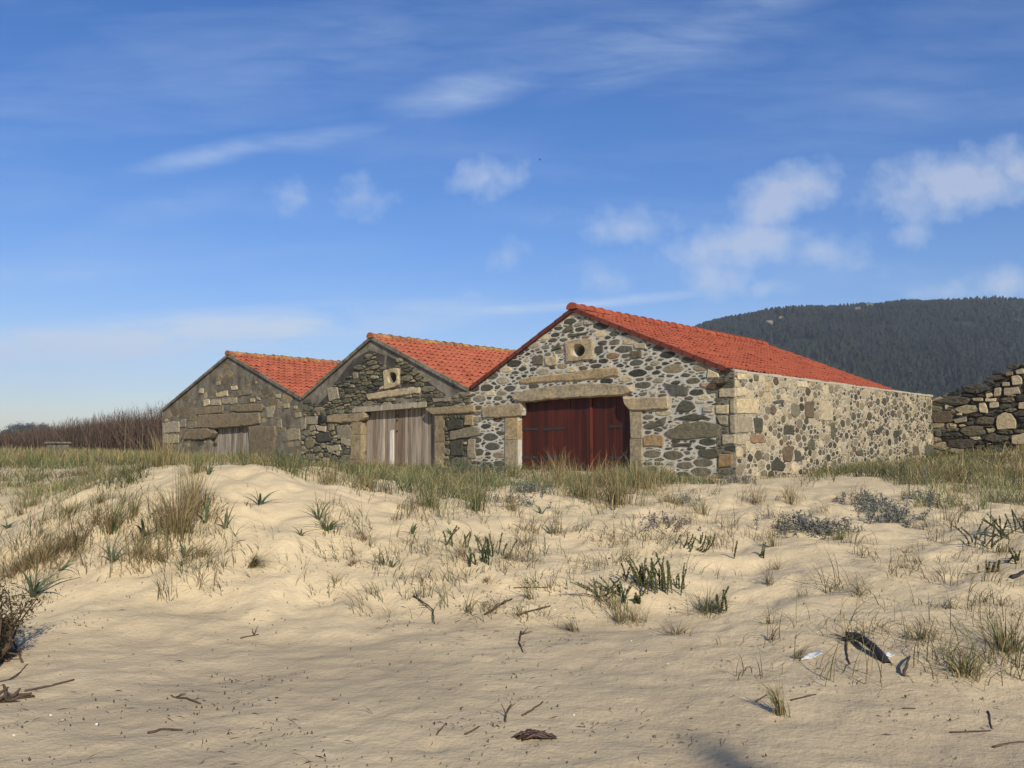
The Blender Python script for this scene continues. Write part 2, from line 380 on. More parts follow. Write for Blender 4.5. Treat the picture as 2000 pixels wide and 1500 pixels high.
def ground(x, y):
    x = np.asarray(x, float); y = np.asarray(y, float); sh = np.broadcast(x, y).shape
    x = np.broadcast_to(x, sh).ravel(); y = np.broadcast_to(y, sh).ravel(); out = np.empty(len(x))
    for i in range(0, len(x), 40000):
        xs = x[i:i + 40000]; ys = y[i:i + 40000]
        cx = np.clip(xs, -38, 38); cy = np.clip(ys, -8, 58)
        d2 = (cx[:, None] - CP[None, :, 0]) ** 2 + (cy[:, None] - CP[None, :, 1]) ** 2
        z = _phi(d2) @ _w[:_n] + _w[_n] + _w[_n + 1] * cx + _w[_n + 2] * cy
        far = np.clip((np.hypot(xs, ys) - 40) / 40, 0, 1); z = z * (1 - far) - .5 * far
        z = np.clip(z, -2.0, .8)
        slope = np.clip((z + 1.6) / .5, 0, 1)
        bank = np.clip((ys - 6.5) / 2, 0, 1) * np.clip((17 - ys) / 4, 0, 1)
        z = z + .10 * fbm(xs * .55, ys * .55, 3, 3) * (.35 + .65 * slope) + .050 * fbm(xs * 1.9, ys * 1.9, 11, 3) * (.4 + .6 * slope) + bank * (.13 * fbm(xs * .9 + 5, ys * .9, 61, 2) + .075 * fbm(xs * 2.6, ys * 2.6, 64, 2))
        z = z + .016 * fbm(xs * 4.2 + ys * 2.5, ys * 6 - xs * 1.5, 23, 3)
        near = (ys < 10) & (ys > 3) & (np.abs(xs) < 10)
        if near.any():
            xn = xs[near]; yn = ys[near]; dz = np.zeros(len(xn))
            for fx, fy, fr, fd in FOOT:
                m = (np.abs(xn - fx) < 3 * fr) & (np.abs(yn - fy) < 3 * fr)
                if m.any():
                    q = ((xn[m] - fx) ** 2 + (yn[m] - fy) ** 2) / fr ** 2
                    dz[m] += fd * (-np.exp(-q * 1.6) + .22 * np.exp(-(np.sqrt(q) - 1.35) ** 2 * 5))
            z[near] += dz
        out[i:i + 40000] = z
    return out.reshape(sh) if sh else float(out[0])
def ground_px(px, py):
    """the point of the ground seen at a photo pixel"""
    r = np.array(px_ray(px, py)); t0 = 2.5
    ts = np.geomspace(2.5, 120, 600); zz = ground(r[0] / r[1] * ts, ts); ray = r[2] / r[1] * ts
    k = np.argmax(ray <= zz) if (ray <= zz).any() else len(ts) - 1
    d = ts[k]
    return np.array((r[0] / r[1] * d, d, zz[k]))
def graded(lo, hi, mid0, mid1, step, grow):
    a = list(np.arange(mid0, mid1, step)); s = step; x = mid1
    while x < hi: a.append(x); s *= grow; x += s
    a.append(hi); s = step; x = mid0 - step; b = []
    while x > lo: b.append(x); s *= grow; x -= s
    b.append(lo); return np.array(b[::-1] + a)
gx = graded(-3000, 3000, -5.5, 6.0, .036, 1.035); gy = graded(-60, 3000, 3.6, 14.5, .040, 1.032)
GX, GY = np.meshgrid(gx, gy); GZ = ground(GX, GY)
nx, ny = len(gx), len(gy)
idx = np.arange(nx * ny).reshape(ny, nx)
Fg = np.stack([idx[:-1, :-1], idx[:-1, 1:], idx[1:, 1:], idx[1:, :-1]], -1).reshape(-1, 4)
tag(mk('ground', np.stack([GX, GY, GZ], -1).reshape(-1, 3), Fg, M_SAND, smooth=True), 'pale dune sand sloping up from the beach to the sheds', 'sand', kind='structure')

# ------------------------------------------------------------------ masonry
def clip(poly, n, c):
    out = []; m = len(poly)
    for i in range(m):
        p = poly[i]; q = poly[(i + 1) % m]; dp = n[0] * p[0] + n[1] * p[1] - c; dq = n[0] * q[0] + n[1] * q[1] - c
        if dp <= 0: out.append(p)
        if (dp < 0 < dq) or (dq < 0 < dp):
            t = dp / (dp - dq); out.append((p[0] + t * (q[0] - p[0]), p[1] + t * (q[1] - p[1])))
    return out
def inside(poly, x, z):
    r = False; j = len(poly) - 1
    for i in range(len(poly)):
        if (poly[i][1] > z) != (poly[j][1] > z) and x < (poly[j][0] - poly[i][0]) * (z - poly[i][1]) / (poly[j][1] - poly[i][1]) + poly[i][0]: r = not r
        j = i
    return r
def area(p): return .5 * sum(p[i][0] * p[(i + 1) % len(p)][1] - p[(i + 1) % len(p)][0] * p[i][1] for i in range(len(p)))
def chaikin(p, k=1, c=.22):
    for _ in range(k):
        o = []
        for i in range(len(p)):
            a = np.array(p[i]); b = np.array(p[(i + 1) % len(p)]); o += [a * (1 - c) + b * c, a * c + b * (1 - c)]
        p = o
    return p
def dens(p, step, jit, g):
    o = []
    for i in range(len(p)):
        a = np.array(p[i]); b = np.array(p[(i + 1) % len(p)]); n = max(1, int(np.linalg.norm(b - a) / step))
        for k in range(n): o.append(a + (b - a) * k / n + g.normal(0, jit, 2))
    return o
def add_block(mb, poly, H, col, T, g, m=0, inset=.028, back=.03):
    """a dressed stone of any outline: skirt, rounded arris, flat uneven face"""
    P = [np.array(p) for p in poly]
    if area(P) < 0: P = P[::-1]
    n = len(P); N_ = []
    for i in range(n):
        e = P[(i + 1) % n] - P[i - 1]; l = np.linalg.norm(e) + 1e-9; N_.append(np.array((-e[1], e[0])) / l)
    r2 = [p + q * inset for p, q in zip(P, N_)]; r1 = [p + q * inset * .25 for p, q in zip(P, N_)]
    V = [T(p[0], p[1], -back) for p in P] + [T(p[0], p[1], H * .62) for p in r1] + [T(p[0], p[1], H * (1 + .02 * g.normal())) for p in r2]
    F = [(k * n + i, k * n + (i + 1) % n, (k + 1) * n + (i + 1) % n, (k + 1) * n + i) for k in range(2) for i in range(n)]
    vv = [Vector((p[0], p[1], 0)) for p in r2]
    for t in tessellate_polygon([vv]):
        a, b, c = [vv[i] for i in t]; t = t if (b - a).cross(c - a).z > 0 else (t[0], t[2], t[1]); F.append(tuple(2 * n + i for i in t))
    mb.add(V, F, col, m)
def add_stone(mb, poly, H, col, T, g, m=0, bev=.16, back=.02):
    """a boulder face: skirt, shoulder ring, inner ring, uneven crown"""
    P = np.array(poly); n = len(P); c = P.mean(0); tilt = g.normal(0, .10, 2) * H / .04
    def hh(q, base): d = (q - c); return base * (1 + .12 * g.normal(size=len(q))) + d @ tilt * .12
    r1 = c + (P - c) * .97; r2 = c + (P - c) * (1 - bev); r3 = c + (P - c) * .45
    V = []
    for q, h in ((P, np.full(n, -back)), (r1, hh(r1, H * .55)), (r2, hh(r2, H * .95)), (r3, hh(r3, H * 1.05))): V += [T(a[0], a[1], b) for a, b in zip(q, h)]
    V.append(T(c[0], c[1], H * 1.05))
    F = []
    for k in range(3):
        for i in range(n): F.append((k * n + i, k * n + (i + 1) % n, (k + 1) * n + (i + 1) % n, (k + 1) * n + i))
    for i in range(n): F.append((3 * n + i, 3 * n + (i + 1) % n, 4 * n))
    mb.add(V, F, col, m)
def rubble(mb, bound, feats, T, g, sizes, aspect, gap, H, palette, planes=(), skip=None, m=0, cut=1.18, tries=9000, amin=.0012, sep=.80):
    """bound: polygon the stones stay in; feats: polygons kept free; sizes: list of (radius lo, hi, share of tries)"""
    xs = [p[0] for p in bound]; zs = [p[1] for p in bound]
    pts = []
    for f in feats:
        f = f if area(f) > 0 else f[::-1]
        for i in range(len(f)):
            a = np.array(f[i]); b = np.array(f[(i + 1) % len(f)]); e = b - a; l = np.linalg.norm(e)
            if l < 1e-6: continue
            nrm = np.array((-e[1], e[0])) / l
            for k in range(max(1, int(l / .07))):
                q = a + e * (k + .5) / max(1, int(l / .07)) + nrm * .035; pts.append((q[0] / aspect, q[1], .03, 0))
    nd_ = len(pts); A = np.zeros((12000, 3)); A[:nd_] = [p[:3] for p in pts] if nd_ else A[:0]; cnt = nd_
    for lo, hi, sh in sizes:
        for _ in range(int(tries * sh)):
            r = lo + (hi - lo) * g.random() ** 1.5
            x = g.uniform(min(xs), max(xs)); z = g.uniform(min(zs), max(zs))
            if not inside(bound, x, z) or any(inside(f, x, z) for f in feats): continue
            if any(n[0] * x + n[1] * z - c > -r * .45 for n, c in planes): continue
            d = np.hypot(A[:cnt, 0] - x / aspect, A[:cnt, 1] - z)
            if cnt and (d < sep * (A[:cnt, 2] + r)).any(): continue
            A[cnt] = (x / aspect, z, r); cnt += 1
    Q = A[:cnt]
    for i in range(nd_, cnt):
        x, z, r = Q[i]
        if skip is not None and g.random() < skip(x * aspect, z, r): continue
        k = g.integers(4, 8); ph = g.random() * 6.28; el = g.uniform(.72, 1.3); ro = g.normal(0, .25)
        poly = []
        for j in range(k):
            t = ph + 2 * math.pi * j / k + g.normal(0, .5 / k); rr = r * cut * g.uniform(.72, 1.22)
            px_, pz_ = rr * math.cos(t) * el, rr * math.sin(t) / el
            poly.append((x + px_ * math.cos(ro) - pz_ * math.sin(ro), z + px_ * math.sin(ro) + pz_ * math.cos(ro)))
        if area(poly) < 0: poly.reverse()
        dx = Q[:, 0] - x; dz = Q[:, 1] - z; dd = np.hypot(dx, dz)
        for j in np.nonzero((dd < 1.5 * (r + Q[:, 2]) + .1) & (dd > 1e-6))[0]:
            n = (dx[j] / dd[j], dz[j] / dd[j]); off = (dd[j] ** 2 + r * r - Q[j, 2] ** 2) / (2 * dd[j])
            poly = clip(poly, n, n[0] * x + n[1] * z + off - gap * g.uniform(.35, .75))
            if len(poly) < 3: break
        if len(poly) < 3: continue
        poly = [(p[0] * aspect, p[1]) for p in poly]
        for n, c in planes:
            poly = clip(poly, n, c - .01)
            if len(poly) < 3: break
        if len(poly) < 3 or abs(area(poly)) < amin: continue
        poly = chaikin(poly, 1, .09)
        add_stone(mb, poly, H * g.uniform(.55, 1.3), palette(x * aspect, z, r, g), T, g, m)

def wall_slab(mb, outer, holes, T, thick, m=0, step=None):
    """flat wall with openings, extruded backwards by thick (T's third coordinate points out of the face)"""
    loops = [[Vector((p[0], p[1], 0)) for p in lp] for lp in [outer] + list(holes)]
    flat = [p for lp in loops for p in lp]; n = len(flat)
    tris = tessellate_polygon(loops)
    V = [T(p.x, p.y, 0) for p in flat] + [T(p.x, p.y, -thick) for p in flat]
    F = []
    for t in tris:
        a, b, c = [flat[i] for i in t]
        t = t if (b - a).cross(c - a).z > 0 else (t[0], t[2], t[1])
        F += [tuple(t), (t[0] + n, t[2] + n, t[1] + n)]
    o = 0
    for lp in loops:
        k = len(lp)
        for i in range(k): a = o + i; b = o + (i + 1) % k; F.append((a, a + n, b + n, b))
        o += k
    mb.add(V, F, (1, 1, 1), m)

def Tf(s, z, h): return Wd(s, -h, z)          # a point of the front plane, h proud of it
def Ts(d, z, h): return Wd(h, d, z)           # a point of the long right-hand wall
GRAN = [lin(158, 144, 116), lin(148, 137, 113), lin(166, 148, 114), lin(152, 138, 110)]
def fpoly(pts): return [on_front(*p) for p in pts]
def granite(name, pts, H, parent, g, col=None, T=Tf, dz=.012, bev=.07):
    p = dens(pts, .13, dz, g); p = chaikin(p, 1, .25); mb = MB()
    add_block(mb, p, H, col if col is not None else GRAN[g.integers(0, 4)] * g.uniform(.8, 1.0), T, g, 0, .035, .06)
    return mb.build(name, M_GRANITE, parent, smooth=False)

# ------------------------------------------------------------------ roofs
def tile_slope(A0, along, L_, down, Wd_, nrm, base, g, cw=.235, course=.40, amp=.042):
    ns = 7; nc = int(round(L_ / cw)); cw = L_ / nc; na = nc * ns + 1; a = np.linspace(0, L_, na)
    p = (a / cw) % 1.0; prof = np.where(p < .58, np.sin(np.pi * np.clip(p / .58, 0, 1)) * amp, -.008 * np.sin(np.pi * np.clip((p - .58) / .42, 0, 1)))
    ncs = int(math.ceil(Wd_ / course)); VV = []; CC = []; FF = []; o = 0
    ci = np.minimum((a / cw).astype(int), nc - 1)
    for k in range(ncs):
        b0 = k * course - (.09 if k else 0); b1 = min((k + 1) * course + .02, Wd_ + .03); bs = (b0, (b0 + b1) / 2, b1)
        lift = g.normal(0, .006, nc)[ci]; sl = g.normal(0, .010, nc)[ci]; tint = (g.normal(1, .075, nc))[ci]; hue = g.normal(0, .05, nc)[ci]
        rows = []
        for q, b in enumerate(bs): rows.append((b + sl * (q == 2), prof * (.85 + .15 * q) + .004 + .022 * q * (amp / .045) ** .5 + lift))
        rows.append((bs[2] + sl, prof + .048 * (amp / .045) ** .5 - .013 + lift)); rows.append((bs[2] - .115 + sl, prof + .026 * (amp / .045) ** .5 + lift))
        for b, h in rows:
            b = np.broadcast_to(b, a.shape)
            VV.append(A0 + along[None] * a[:, None] + down[None] * b[:, None] + nrm[None] * h[:, None])
            c = base[None] * tint[:, None]; c = c * np.stack([1 + hue * .3, 1 + hue, 1 + hue], -1); CC.append(np.clip(c, .01, 1))
        r = np.arange(na - 1)
        for q in range(4):
            i0 = o + q * na + r; FF.append(np.stack([i0, i0 + 1, i0 + 1 + na, i0 + na], -1))
        o += 5 * na
    V = np.concatenate(VV); F = np.concatenate(FF); Cc = np.concatenate(CC)
    # boarding under the tiles
    dk = []
    for h in (-.02, -.06):
        dk += [A0 + nrm * h, A0 + along * L_ + nrm * h, A0 + along * L_ + down * Wd_ + nrm * h, A0 + down * Wd_ + nrm * h]
    F = np.concatenate([F, np.array(BOXF) + len(V)]); V = np.concatenate([V, np.array(dk)]); Cc = np.concatenate([Cc, np.tile(base * .6, (8, 1))])
    return V, F, Cc
def ridge_caps(A0, along, L_, base, g, r0=.145, seg=.42):
    mb = MB(); n = int(L_ / seg); k = 9; side = np.cross(along, (0, 0, 1)); up = np.array((0, 0, 1.))
    for i in range(n):
        a0 = i * seg - .03; a1 = (i + 1) * seg + .05; jr = g.normal(0, .006); jz = g.normal(0, .006)
        V = []
        for a, rr in ((a0, r0 + .018 + jr), (a0 + .07, r0 + .016 + jr), (a0 + .075, r0 + jr), (a1, r0 - .022 + jr)):
            for j in range(k):
                t = math.pi * (-.06 + 1.12 * j / (k - 1)); V.append(A0 + along * a + side * rr * 1.12 * math.cos(t) + up * (rr * .92 * math.sin(t) - .03 + jz))
        F = [(q * k + j, q * k + j + 1, (q + 1) * k + j + 1, (q + 1) * k + j) for q in range(3) for j in range(k - 1)]
        F.append(tuple(range(k))[::-1])
        mb.add(V, F, base * g.uniform(.82, 1.12))
    return mb
def roof(parent, sL, zL, sA, zA, sR, zR, L_, base, tile_m, ridge_m, ridge_col, verge_col, verge_m, g, d0=.0, course=.40, cw=.235, amp=.045):
    out = []
    VV = []; FF = []; CC = []; o = 0
    for s1, z1 in ((sL, zL), (sR, zR)):
        A0 = Wd(sA, d0 - .05, zA); E0 = Wd(s1, d0 - .05, z1); dn = E0 - A0; Wl = np.linalg.norm(dn); dn = dn / Wl
        nrm = np.cross(V3, dn); nrm = nrm if nrm[2] > 0 else -nrm
        V, F, Cc = tile_slope(A0, V3, L_, dn, Wl, nrm, base, g, cw, course, amp); VV.append(V); FF.append(F + o); CC.append(Cc); o += len(V)
    rf = mk('roof', np.concatenate(VV), np.concatenate(FF), tile_m, parent, np.concatenate(CC))
    rc = ridge_caps(Wd(sA, d0 - .08, zA + .045), V3, L_, ridge_col, g)
    rc.build('ridge_cap', ridge_m, rf)
    mb = MB()
    for s1, z1 in ((sL, zL), (sR, zR)):
        A0 = Wd(sA, d0, zA); E0 = Wd(s1, d0, z1); dn = E0 - A0; Wl = np.linalg.norm(dn); dn = dn / Wl; n = int(Wl / course)
        nrm = np.cross(V3, dn); nrm = nrm if nrm[2] > 0 else -nrm
        for i in range(n + 1):
            b0 = i * course - .02; b1 = min((i + 1) * course + .02, Wl); h0, h1 = .05 + g.normal(0, .004), .074 + g.normal(0, .004)
            q = []
            for dd in (-.075, .10):
                for b, lo, hi in ((b0, -.075, h0 - .018), (b1, -.072, h1 - .034)):
                    q.append(A0 + dn * b + V3 * dd + nrm * lo); q.append(A0 + dn * b + V3 * dd + nrm * hi)
            p = [q[0], q[2], q[6], q[4], q[1], q[3], q[7], q[5]]
            mb.add(*box8(p), verge_col * g.uniform(.8, 1.15))
    mb.build('verge', verge_m, rf)
    return rf

BASEZ = -1.35
RED = np.array((.385, .112, .058))
RED3 = np.array((.315, .078, .036))

# ------------------------------------------------------------------ right shed (restored)
g3 = np.random.default_rng(31)
sL3, zL3 = on_front(920, 757); sA3, zA3 = on_front(1121, 606); sR3, zR3 = 0.0, on_front(1437, 724)[1]
sL2, zL2 = on_front(592, 776); sA2, zA2 = on_front(727, 660)
sL1, zL1 = on_front(318, 802); sA1, zA1 = on_front(448, 694)
LEN = 14.3
h3 = empty('stone_shed', Wd((sL3 + sR3) / 2, 0, -.8), 'restored stone shed with pale mortar, clean red tiled roof and dark red double door', 'shed', 'three tiled stone sheds in a row')
DREC = .17
def door_outline(pts): return fpoly(pts)
door3 = fpoly([(1012, 990), (1012, 812), (1019, 811), (1022, 799), (1018, 786), (1060, 781), (1120, 777), (1216, 773), (1219, 788), (1229, 800), (1233, 850), (1235, 990)])
door3[0] = (door3[1][0], BASEZ); door3[-1] = (door3[-2][0] + .02, BASEZ)
def circle(c, rx, rz, n=20): return [(c[0] + rx * math.cos(2 * math.pi * i / n), c[1] + rz * math.sin(2 * math.pi * i / n)) for i in range(n)]
oc3 = on_front(1131, 685)
hole3 = circle(oc3, .21, .16)
outer3 = [(sL3, BASEZ)] + door3 + [(sR3, BASEZ), (sR3, zR3), (sA3, zA3), (sL3, zL3)]
def slope_plane(a, b):   # half-plane below the rake from a to b (b to the right of a)
    e = np.array(b) - np.array(a); n = np.array((-e[1], e[0])); n = n / np.linalg.norm(n); n = n if n[1] > 0 else -n
    return (n, float(n @ np.array(a)))
pl3 = [slope_plane((sL3, zL3), (sA3, zA3)), slope_plane((sA3, zA3), (sR3, zR3)), (np.array((-1., 0)), -sL3), (np.array((1., 0)), sR3)]
ft3 = dict(
    lintel_upper=[(1015, 742), (1040, 735), (1078, 731), (1120, 727), (1160, 719), (1208, 717), (1212, 735), (1165, 741), (1085, 746), (1017, 750)],
    lintel=[(1001, 771), (1015, 763), (1060, 756), (1110, 750), (1160, 747), (1230, 752), (1238, 764), (1218, 773), (1120, 778), (1060, 782), (1020, 786), (1006, 781)],
    corbel_l=[(944, 794), (1003, 788), (1019, 786), (1023, 798), (1019, 810), (1008, 815), (946, 817)],
    corbel_r=[(1216, 775), (1308, 776), (1310, 799), (1250, 803), (1230, 801), (1219, 789)],
    jamb_l=[(988, 818), (1011, 815), (1012, 985), (990, 985)],
    jamb_r=[(1232, 804), (1250, 804), (1256, 985), (1236, 985)],
    plate=[(1104, 666), (1158, 660), (1161, 702), (1107, 708)])
ft3 = {k: fpoly(v) for k, v in ft3.items()}
big3 = [([(1296, 747), (1345, 756), (1342, 775), (1312, 771)], 0), ([(1320, 802), (1333, 780), (1352, 783), (1361, 795), (1345, 806)], 0), ([(1296, 846), (1328, 828), (1375, 822), (1409, 830), (1402, 853), (1330, 860), (1310, 856)], 0),
        ([(1256, 851), (1278, 847), (1296, 852), (1296, 872), (1258, 873)], 2), ([(1318, 816), (1350, 808), (1375, 810), (1391, 818), (1345, 822)], 0), ([(1364, 878), (1400, 876), (1407, 890), (1385, 897), (1366, 890)], 0),
        ([(1257, 830), (1303, 814), (1298, 830), (1262, 838)], 0), ([(1312, 866), (1352, 864), (1350, 872), (1316, 874)], 0), ([(1041, 695), (1060, 694), (1060, 713), (1042, 714)], 0), ([(1232, 686), (1253, 684), (1254, 699), (1233, 700)], 0),
        ([(1098, 645), (1118, 632), (1121, 645), (1102, 652)], 0), ([(1076, 684), (1092, 668), (1098, 680), (1080, 687)], 0), ([(1064, 698), (1088, 694), (1089, 712), (1066, 713)], 1), ([(1110, 652), (1150, 647), (1146, 654), (1112, 658)], 0),
        ([(1162, 676), (1177, 674), (1178, 690), (1163, 690)], 0), ([(1238, 672), (1262, 668), (1262, 682), (1240, 682)], 1), ([(1141, 626), (1160, 625), (1160, 634), (1142, 635)], 1), ([(1240, 868), (1252, 868), (1252, 885), (1240, 885)], 1)]
quo3 = [([(1374, 791), (1395, 791), (1395, 808), (1372, 806)], 1), ([(1398, 792), (1424, 790), (1424, 808), (1399, 808)], 1), ([(1427, 778), (1437, 778), (1437, 808), (1428, 808)], 3), ([(1400, 811), (1424, 811), (1424, 830), (1406, 830)], 3),
        ([(1427, 811), (1437, 811), (1437, 846), (1426, 846)], 3), ([(1410, 849), (1437, 848), (1437, 868), (1411, 869)], 3), ([(1402, 888), (1432, 886), (1432, 912), (1403, 914)], 2), ([(1382, 720), (1405, 727), (1404, 738), (1382, 736)], 1), ([(1368, 746), (1400, 745), (1398, 758), (1370, 757)], 4),
        ([(1404, 760), (1437, 758), (1437, 775), (1404, 776)], 3)]
DARKS = [lin(88, 86, 71), lin(76, 75, 63), lin(100, 96, 79), lin(86, 86, 77), lin(94, 83, 67), lin(69, 68, 58), lin(108, 103, 86)]
CREAMS = [lin(188, 172, 136), lin(180, 166, 136), lin(172, 160, 132), lin(194, 180, 146), lin(166, 156, 132)]
OCHRE = [lin(152, 129, 94), lin(134, 110, 84), lin(166, 146, 110)]
def stone_col(kind, g):
    c = {0: DARKS, 1: CREAMS, 2: OCHRE, 3: [lin(158, 148, 122), lin(146, 137, 114)], 4: [lin(170, 138, 112)], 5: [lin(138, 127, 102), lin(126, 116, 95), lin(150, 138, 110), lin(132, 125, 106)]}[kind]
    return c[g.integers(0, len(c))] * g.uniform(.78, 1.12)
def pal3(x, z, r, g):
    t = g.random(); return stone_col(0 if t < .70 else 5 if t < .84 else 1 if t < .97 else 2, g)
mb = MB(); wall_slab(mb, outer3, [hole3], Tf, .5, 0)
fts = [v for v in ft3.values()]
for pts, k in big3 + quo3:
    p = fpoly(pts); fts.append(p)
    add_block(mb, chaikin(dens(p, .16, .012, g3), 1, .14), .035, stone_col(k, g3), Tf, g3, 1, .02)
rubble(mb, outer3, fts + [door3], Tf, g3, [(.09, .13, .03), (.055, .085, .14), (.032, .055, .8), (.018, .030, 1.2)], 2.7, .027, .016, pal3, pl3, m=1, cut=1.9, tries=19000, amin=.0007, sep=.76)
mb.build('gable_wall', [M_MORT3, M_STONE], h3)
for nm, key, H in (('lintel', 'lintel', .085), ('relieving_lintel', 'lintel_upper', .04), ('corbel', 'corbel_l', .075), ('corbel', 'corbel_r', .075)):
    granite(nm, ft3[key], H, h3, g3)
def jamb(pts, parent, g, depth=DREC, proud=.045, z0=BASEZ, col=None):
    """dressed stone post in blocks, with a return running back to the door"""
    xs = [p[0] for p in pts]; zt = max(p[1] for p in pts); x0, x1 = min(xs), max(xs); mb = MB(); z = z0
    while z < zt - .05:
        h = min(g.uniform(.55, .95), zt - z)
        if zt - z - h < .25: h = zt - z
        j = lambda: g.normal(0, .008)
        p = [Tf(x0 + j(), z, -depth - .1), Tf(x1 + j(), z, -depth - .1), Tf(x1 + j(), z, proud + j()), Tf(x0 + j(), z, proud + j())]
        q = [Tf(x0 + j(), z + h - .012, -depth - .1), Tf(x1 + j(), z + h - .012, -depth - .1), Tf(x1 + j(), z + h - .012, proud + j()), Tf(x0 + j(), z + h - .012, proud + j())]
        mb.add(*box8(p + q), (col if col is not None else GRAN[g.integers(0, 4)]) * g.uniform(.82, 1.05)); z += h
    return mb.build('door_jamb', M_GRANITE, parent)
jamb(ft3['jamb_l'], h3, g3); jamb(ft3['jamb_r'], h3, g3)
def oculus(parent, plate, hole, g, H=.06, col=None):
    pl = chaikin(dens(plate, .12, .008, g), 1, .25); n = len(hole)
    c = np.mean(np.array(hole), 0); mb = MB(); ang = lambda p: math.atan2(p[1] - c[1], p[0] - c[0])
    rim = []
    P = sorted(pl, key=ang); Hh = [np.array(h) for h in sorted(hole, key=ang)]
    def atang(t):   # outline point at a bearing
        best = min(P, key=lambda p: abs((ang(p) - t + math.pi) % (2 * math.pi) - math.pi)); return best
    o = [np.array(p) for p in P]; k = len(o)
    inner = []
    for p in o:
        t = ang(p); inner.append(c + np.array((math.cos(t), math.sin(t))) * np.linalg.norm((Hh[0] - c)) * np.array((1, 1)) if False else c + np.array((abs(np.array(hole)[:, 0] - c[0]).max() * math.cos(t), abs(np.array(hole)[:, 1] - c[1]).max() * math.sin(t))))
    V = [Tf(*p, -.03) for p in o] + [Tf(*(c + (p - c) * .97), H * .8) for p in o] + [Tf(*(c + (p - c) * .93), H) for p in o] + [Tf(*(c + (p - c) * 1.14), H) for p in inner] + [Tf(*(c + (p - c) * 1.02), H - .03) for p in inner] + [Tf(*(c + (p - c) * .985), -.35) for p in inner]
    F = [(q * k + i, q * k + (i + 1) % k, (q + 1) * k + (i + 1) % k, (q + 1) * k + i) for q in range(5) for i in range(k)]
    mb.add(V, F, col if col is not None else GRAN[0] * .95); return mb.build('oculus_frame', M_GRANITE, parent)
oculus(h3, ft3['plate'], hole3, g3)
def planks(parent, s0, s1, z0, ztop, depth, m, cols, g, name='door', w=.13, gap=.006, var=(.8, 1.2)):
    mb = MB(); s = s0
    while s < s1 - .01:
        ww = w * g.uniform(.8, 1.25); e = min(s + ww, s1); e = s1 if s1 - e < .05 else e
        h0 = -depth + g.normal(0, .004); zt = lambda q: ztop(q) if callable(ztop) else ztop; j = g.normal(0, .002)
        pts = []
        for z in (0, 1):
            for q, h in ((s, h0 - .05), (e - gap, h0 - .05), (e - gap, h0 + j), (s, h0)): pts.append(Tf(q, z0 if z == 0 else zt(q), h))
        mb.add(*box8(pts), cols[g.integers(0, len(cols))] * g.uniform(*var)); s = e
    # rails behind the gaps
    pts = [Tf(s0, z0, -depth - .1), Tf(s1, z0, -depth - .1), Tf(s1, z0, -depth - .055), Tf(s0, z0, -depth - .055)]; zt = ztop(s0) if callable(ztop) else ztop; zt2 = ztop(s1) if callable(ztop) else ztop
    pts += [Tf(s0, zt, -depth - .1), Tf(s1, zt2, -depth - .1), Tf(s1, zt2, -depth - .055), Tf(s0, zt, -depth - .055)]
    mb.add(*box8(pts), cols[0] * .5)
    return mb.build(name, m, parent)
def strap(parent, px0, px1, py0, py1, depth, h=.075, name='hinge', m=None):
    a = on_front(px0, py0, DREC); b = on_front(px1, py1, DREC); mb = MB(); hh = h / 2; n = 5; q = []
    for i in range(n + 1):
        t = i / n; s = a[0] + (b[0] - a[0]) * t; z = a[1] + (b[1] - a[1]) * t; w = hh * (1 - .25 * t) * (1.15 if i in (0, n) else 1)
        q.append([Tf(s, z - w, -depth + .002), Tf(s, z + w, -depth + .002), Tf(s, z + w, -depth + .018), Tf(s, z - w, -depth + .018)])
    V = [p for r in q for p in r]; F = [(0, 1, 2, 3), tuple(n * 4 + i for i in (3, 2, 1, 0))]
    for i in range(n):
        for j in range(4): F.append((i * 4 + j, i * 4 + (j + 1) % 4, (i + 1) * 4 + (j + 1) % 4, (i + 1) * 4 + j))
    mb.add(V, F); 
    for t in (.15, .5, .85):
        c = np.array(a) + (np.array(b) - np.array(a)) * t; mb.add(*tube([Tf(c[0], c[1], -depth + .015), Tf(c[0], c[1], -depth + .03)], .014, 6))
    return mb.build(name, m or M_IRON, parent)
REDS = [lin(68, 29, 20), lin(60, 27, 19), lin(72, 30, 21), lin(76, 34, 23)]
sm = on_front(1156, 840, DREC)[0]; top3 = on_front(1020, 783)[1] + .05
zt3 = lambda s: top3
s_l = on_front(1008, 850)[0] - .1; s_r = on_front(1236, 850)[0] + .25
dl = planks(h3, s_l, sm, BASEZ, zt3, DREC, M_REDWOOD, REDS, g3, var=(.9, 1.08)); dr = planks(h3, sm + .012, s_r, BASEZ, zt3, DREC + .004, M_REDWOOD, REDS, g3, var=(.9, 1.08))
strap(dl, 1012, 1050, 838, 838, DREC, .08); strap(dl, 1062, 1104, 839, 836, DREC, .08); strap(dl, 1012, 1050, 894, 893, DREC, .08); strap(dl, 1062, 1100, 893, 891, DREC, .08)
strap(dr, 1191, 1232, 833, 832, DREC + .004, .07); strap(dr, 1191, 1232, 894, 893, DREC + .004, .07)
mb = MB(); mb.add(*box8([Tf(sm - .05, BASEZ, -DREC + .001), Tf(sm + .03, BASEZ, -DREC + .001), Tf(sm + .03, BASEZ, -DREC + .028), Tf(sm - .05, BASEZ, -DREC + .028), Tf(sm - .05, top3, -DREC + .001), Tf(sm + .03, top3, -DREC + .001), Tf(sm + .03, top3, -DREC + .028), Tf(sm - .05, top3, -DREC + .028)]), lin(96, 46, 32))
cov = mb.build('cover_strip', M_REDWOOD, dl)
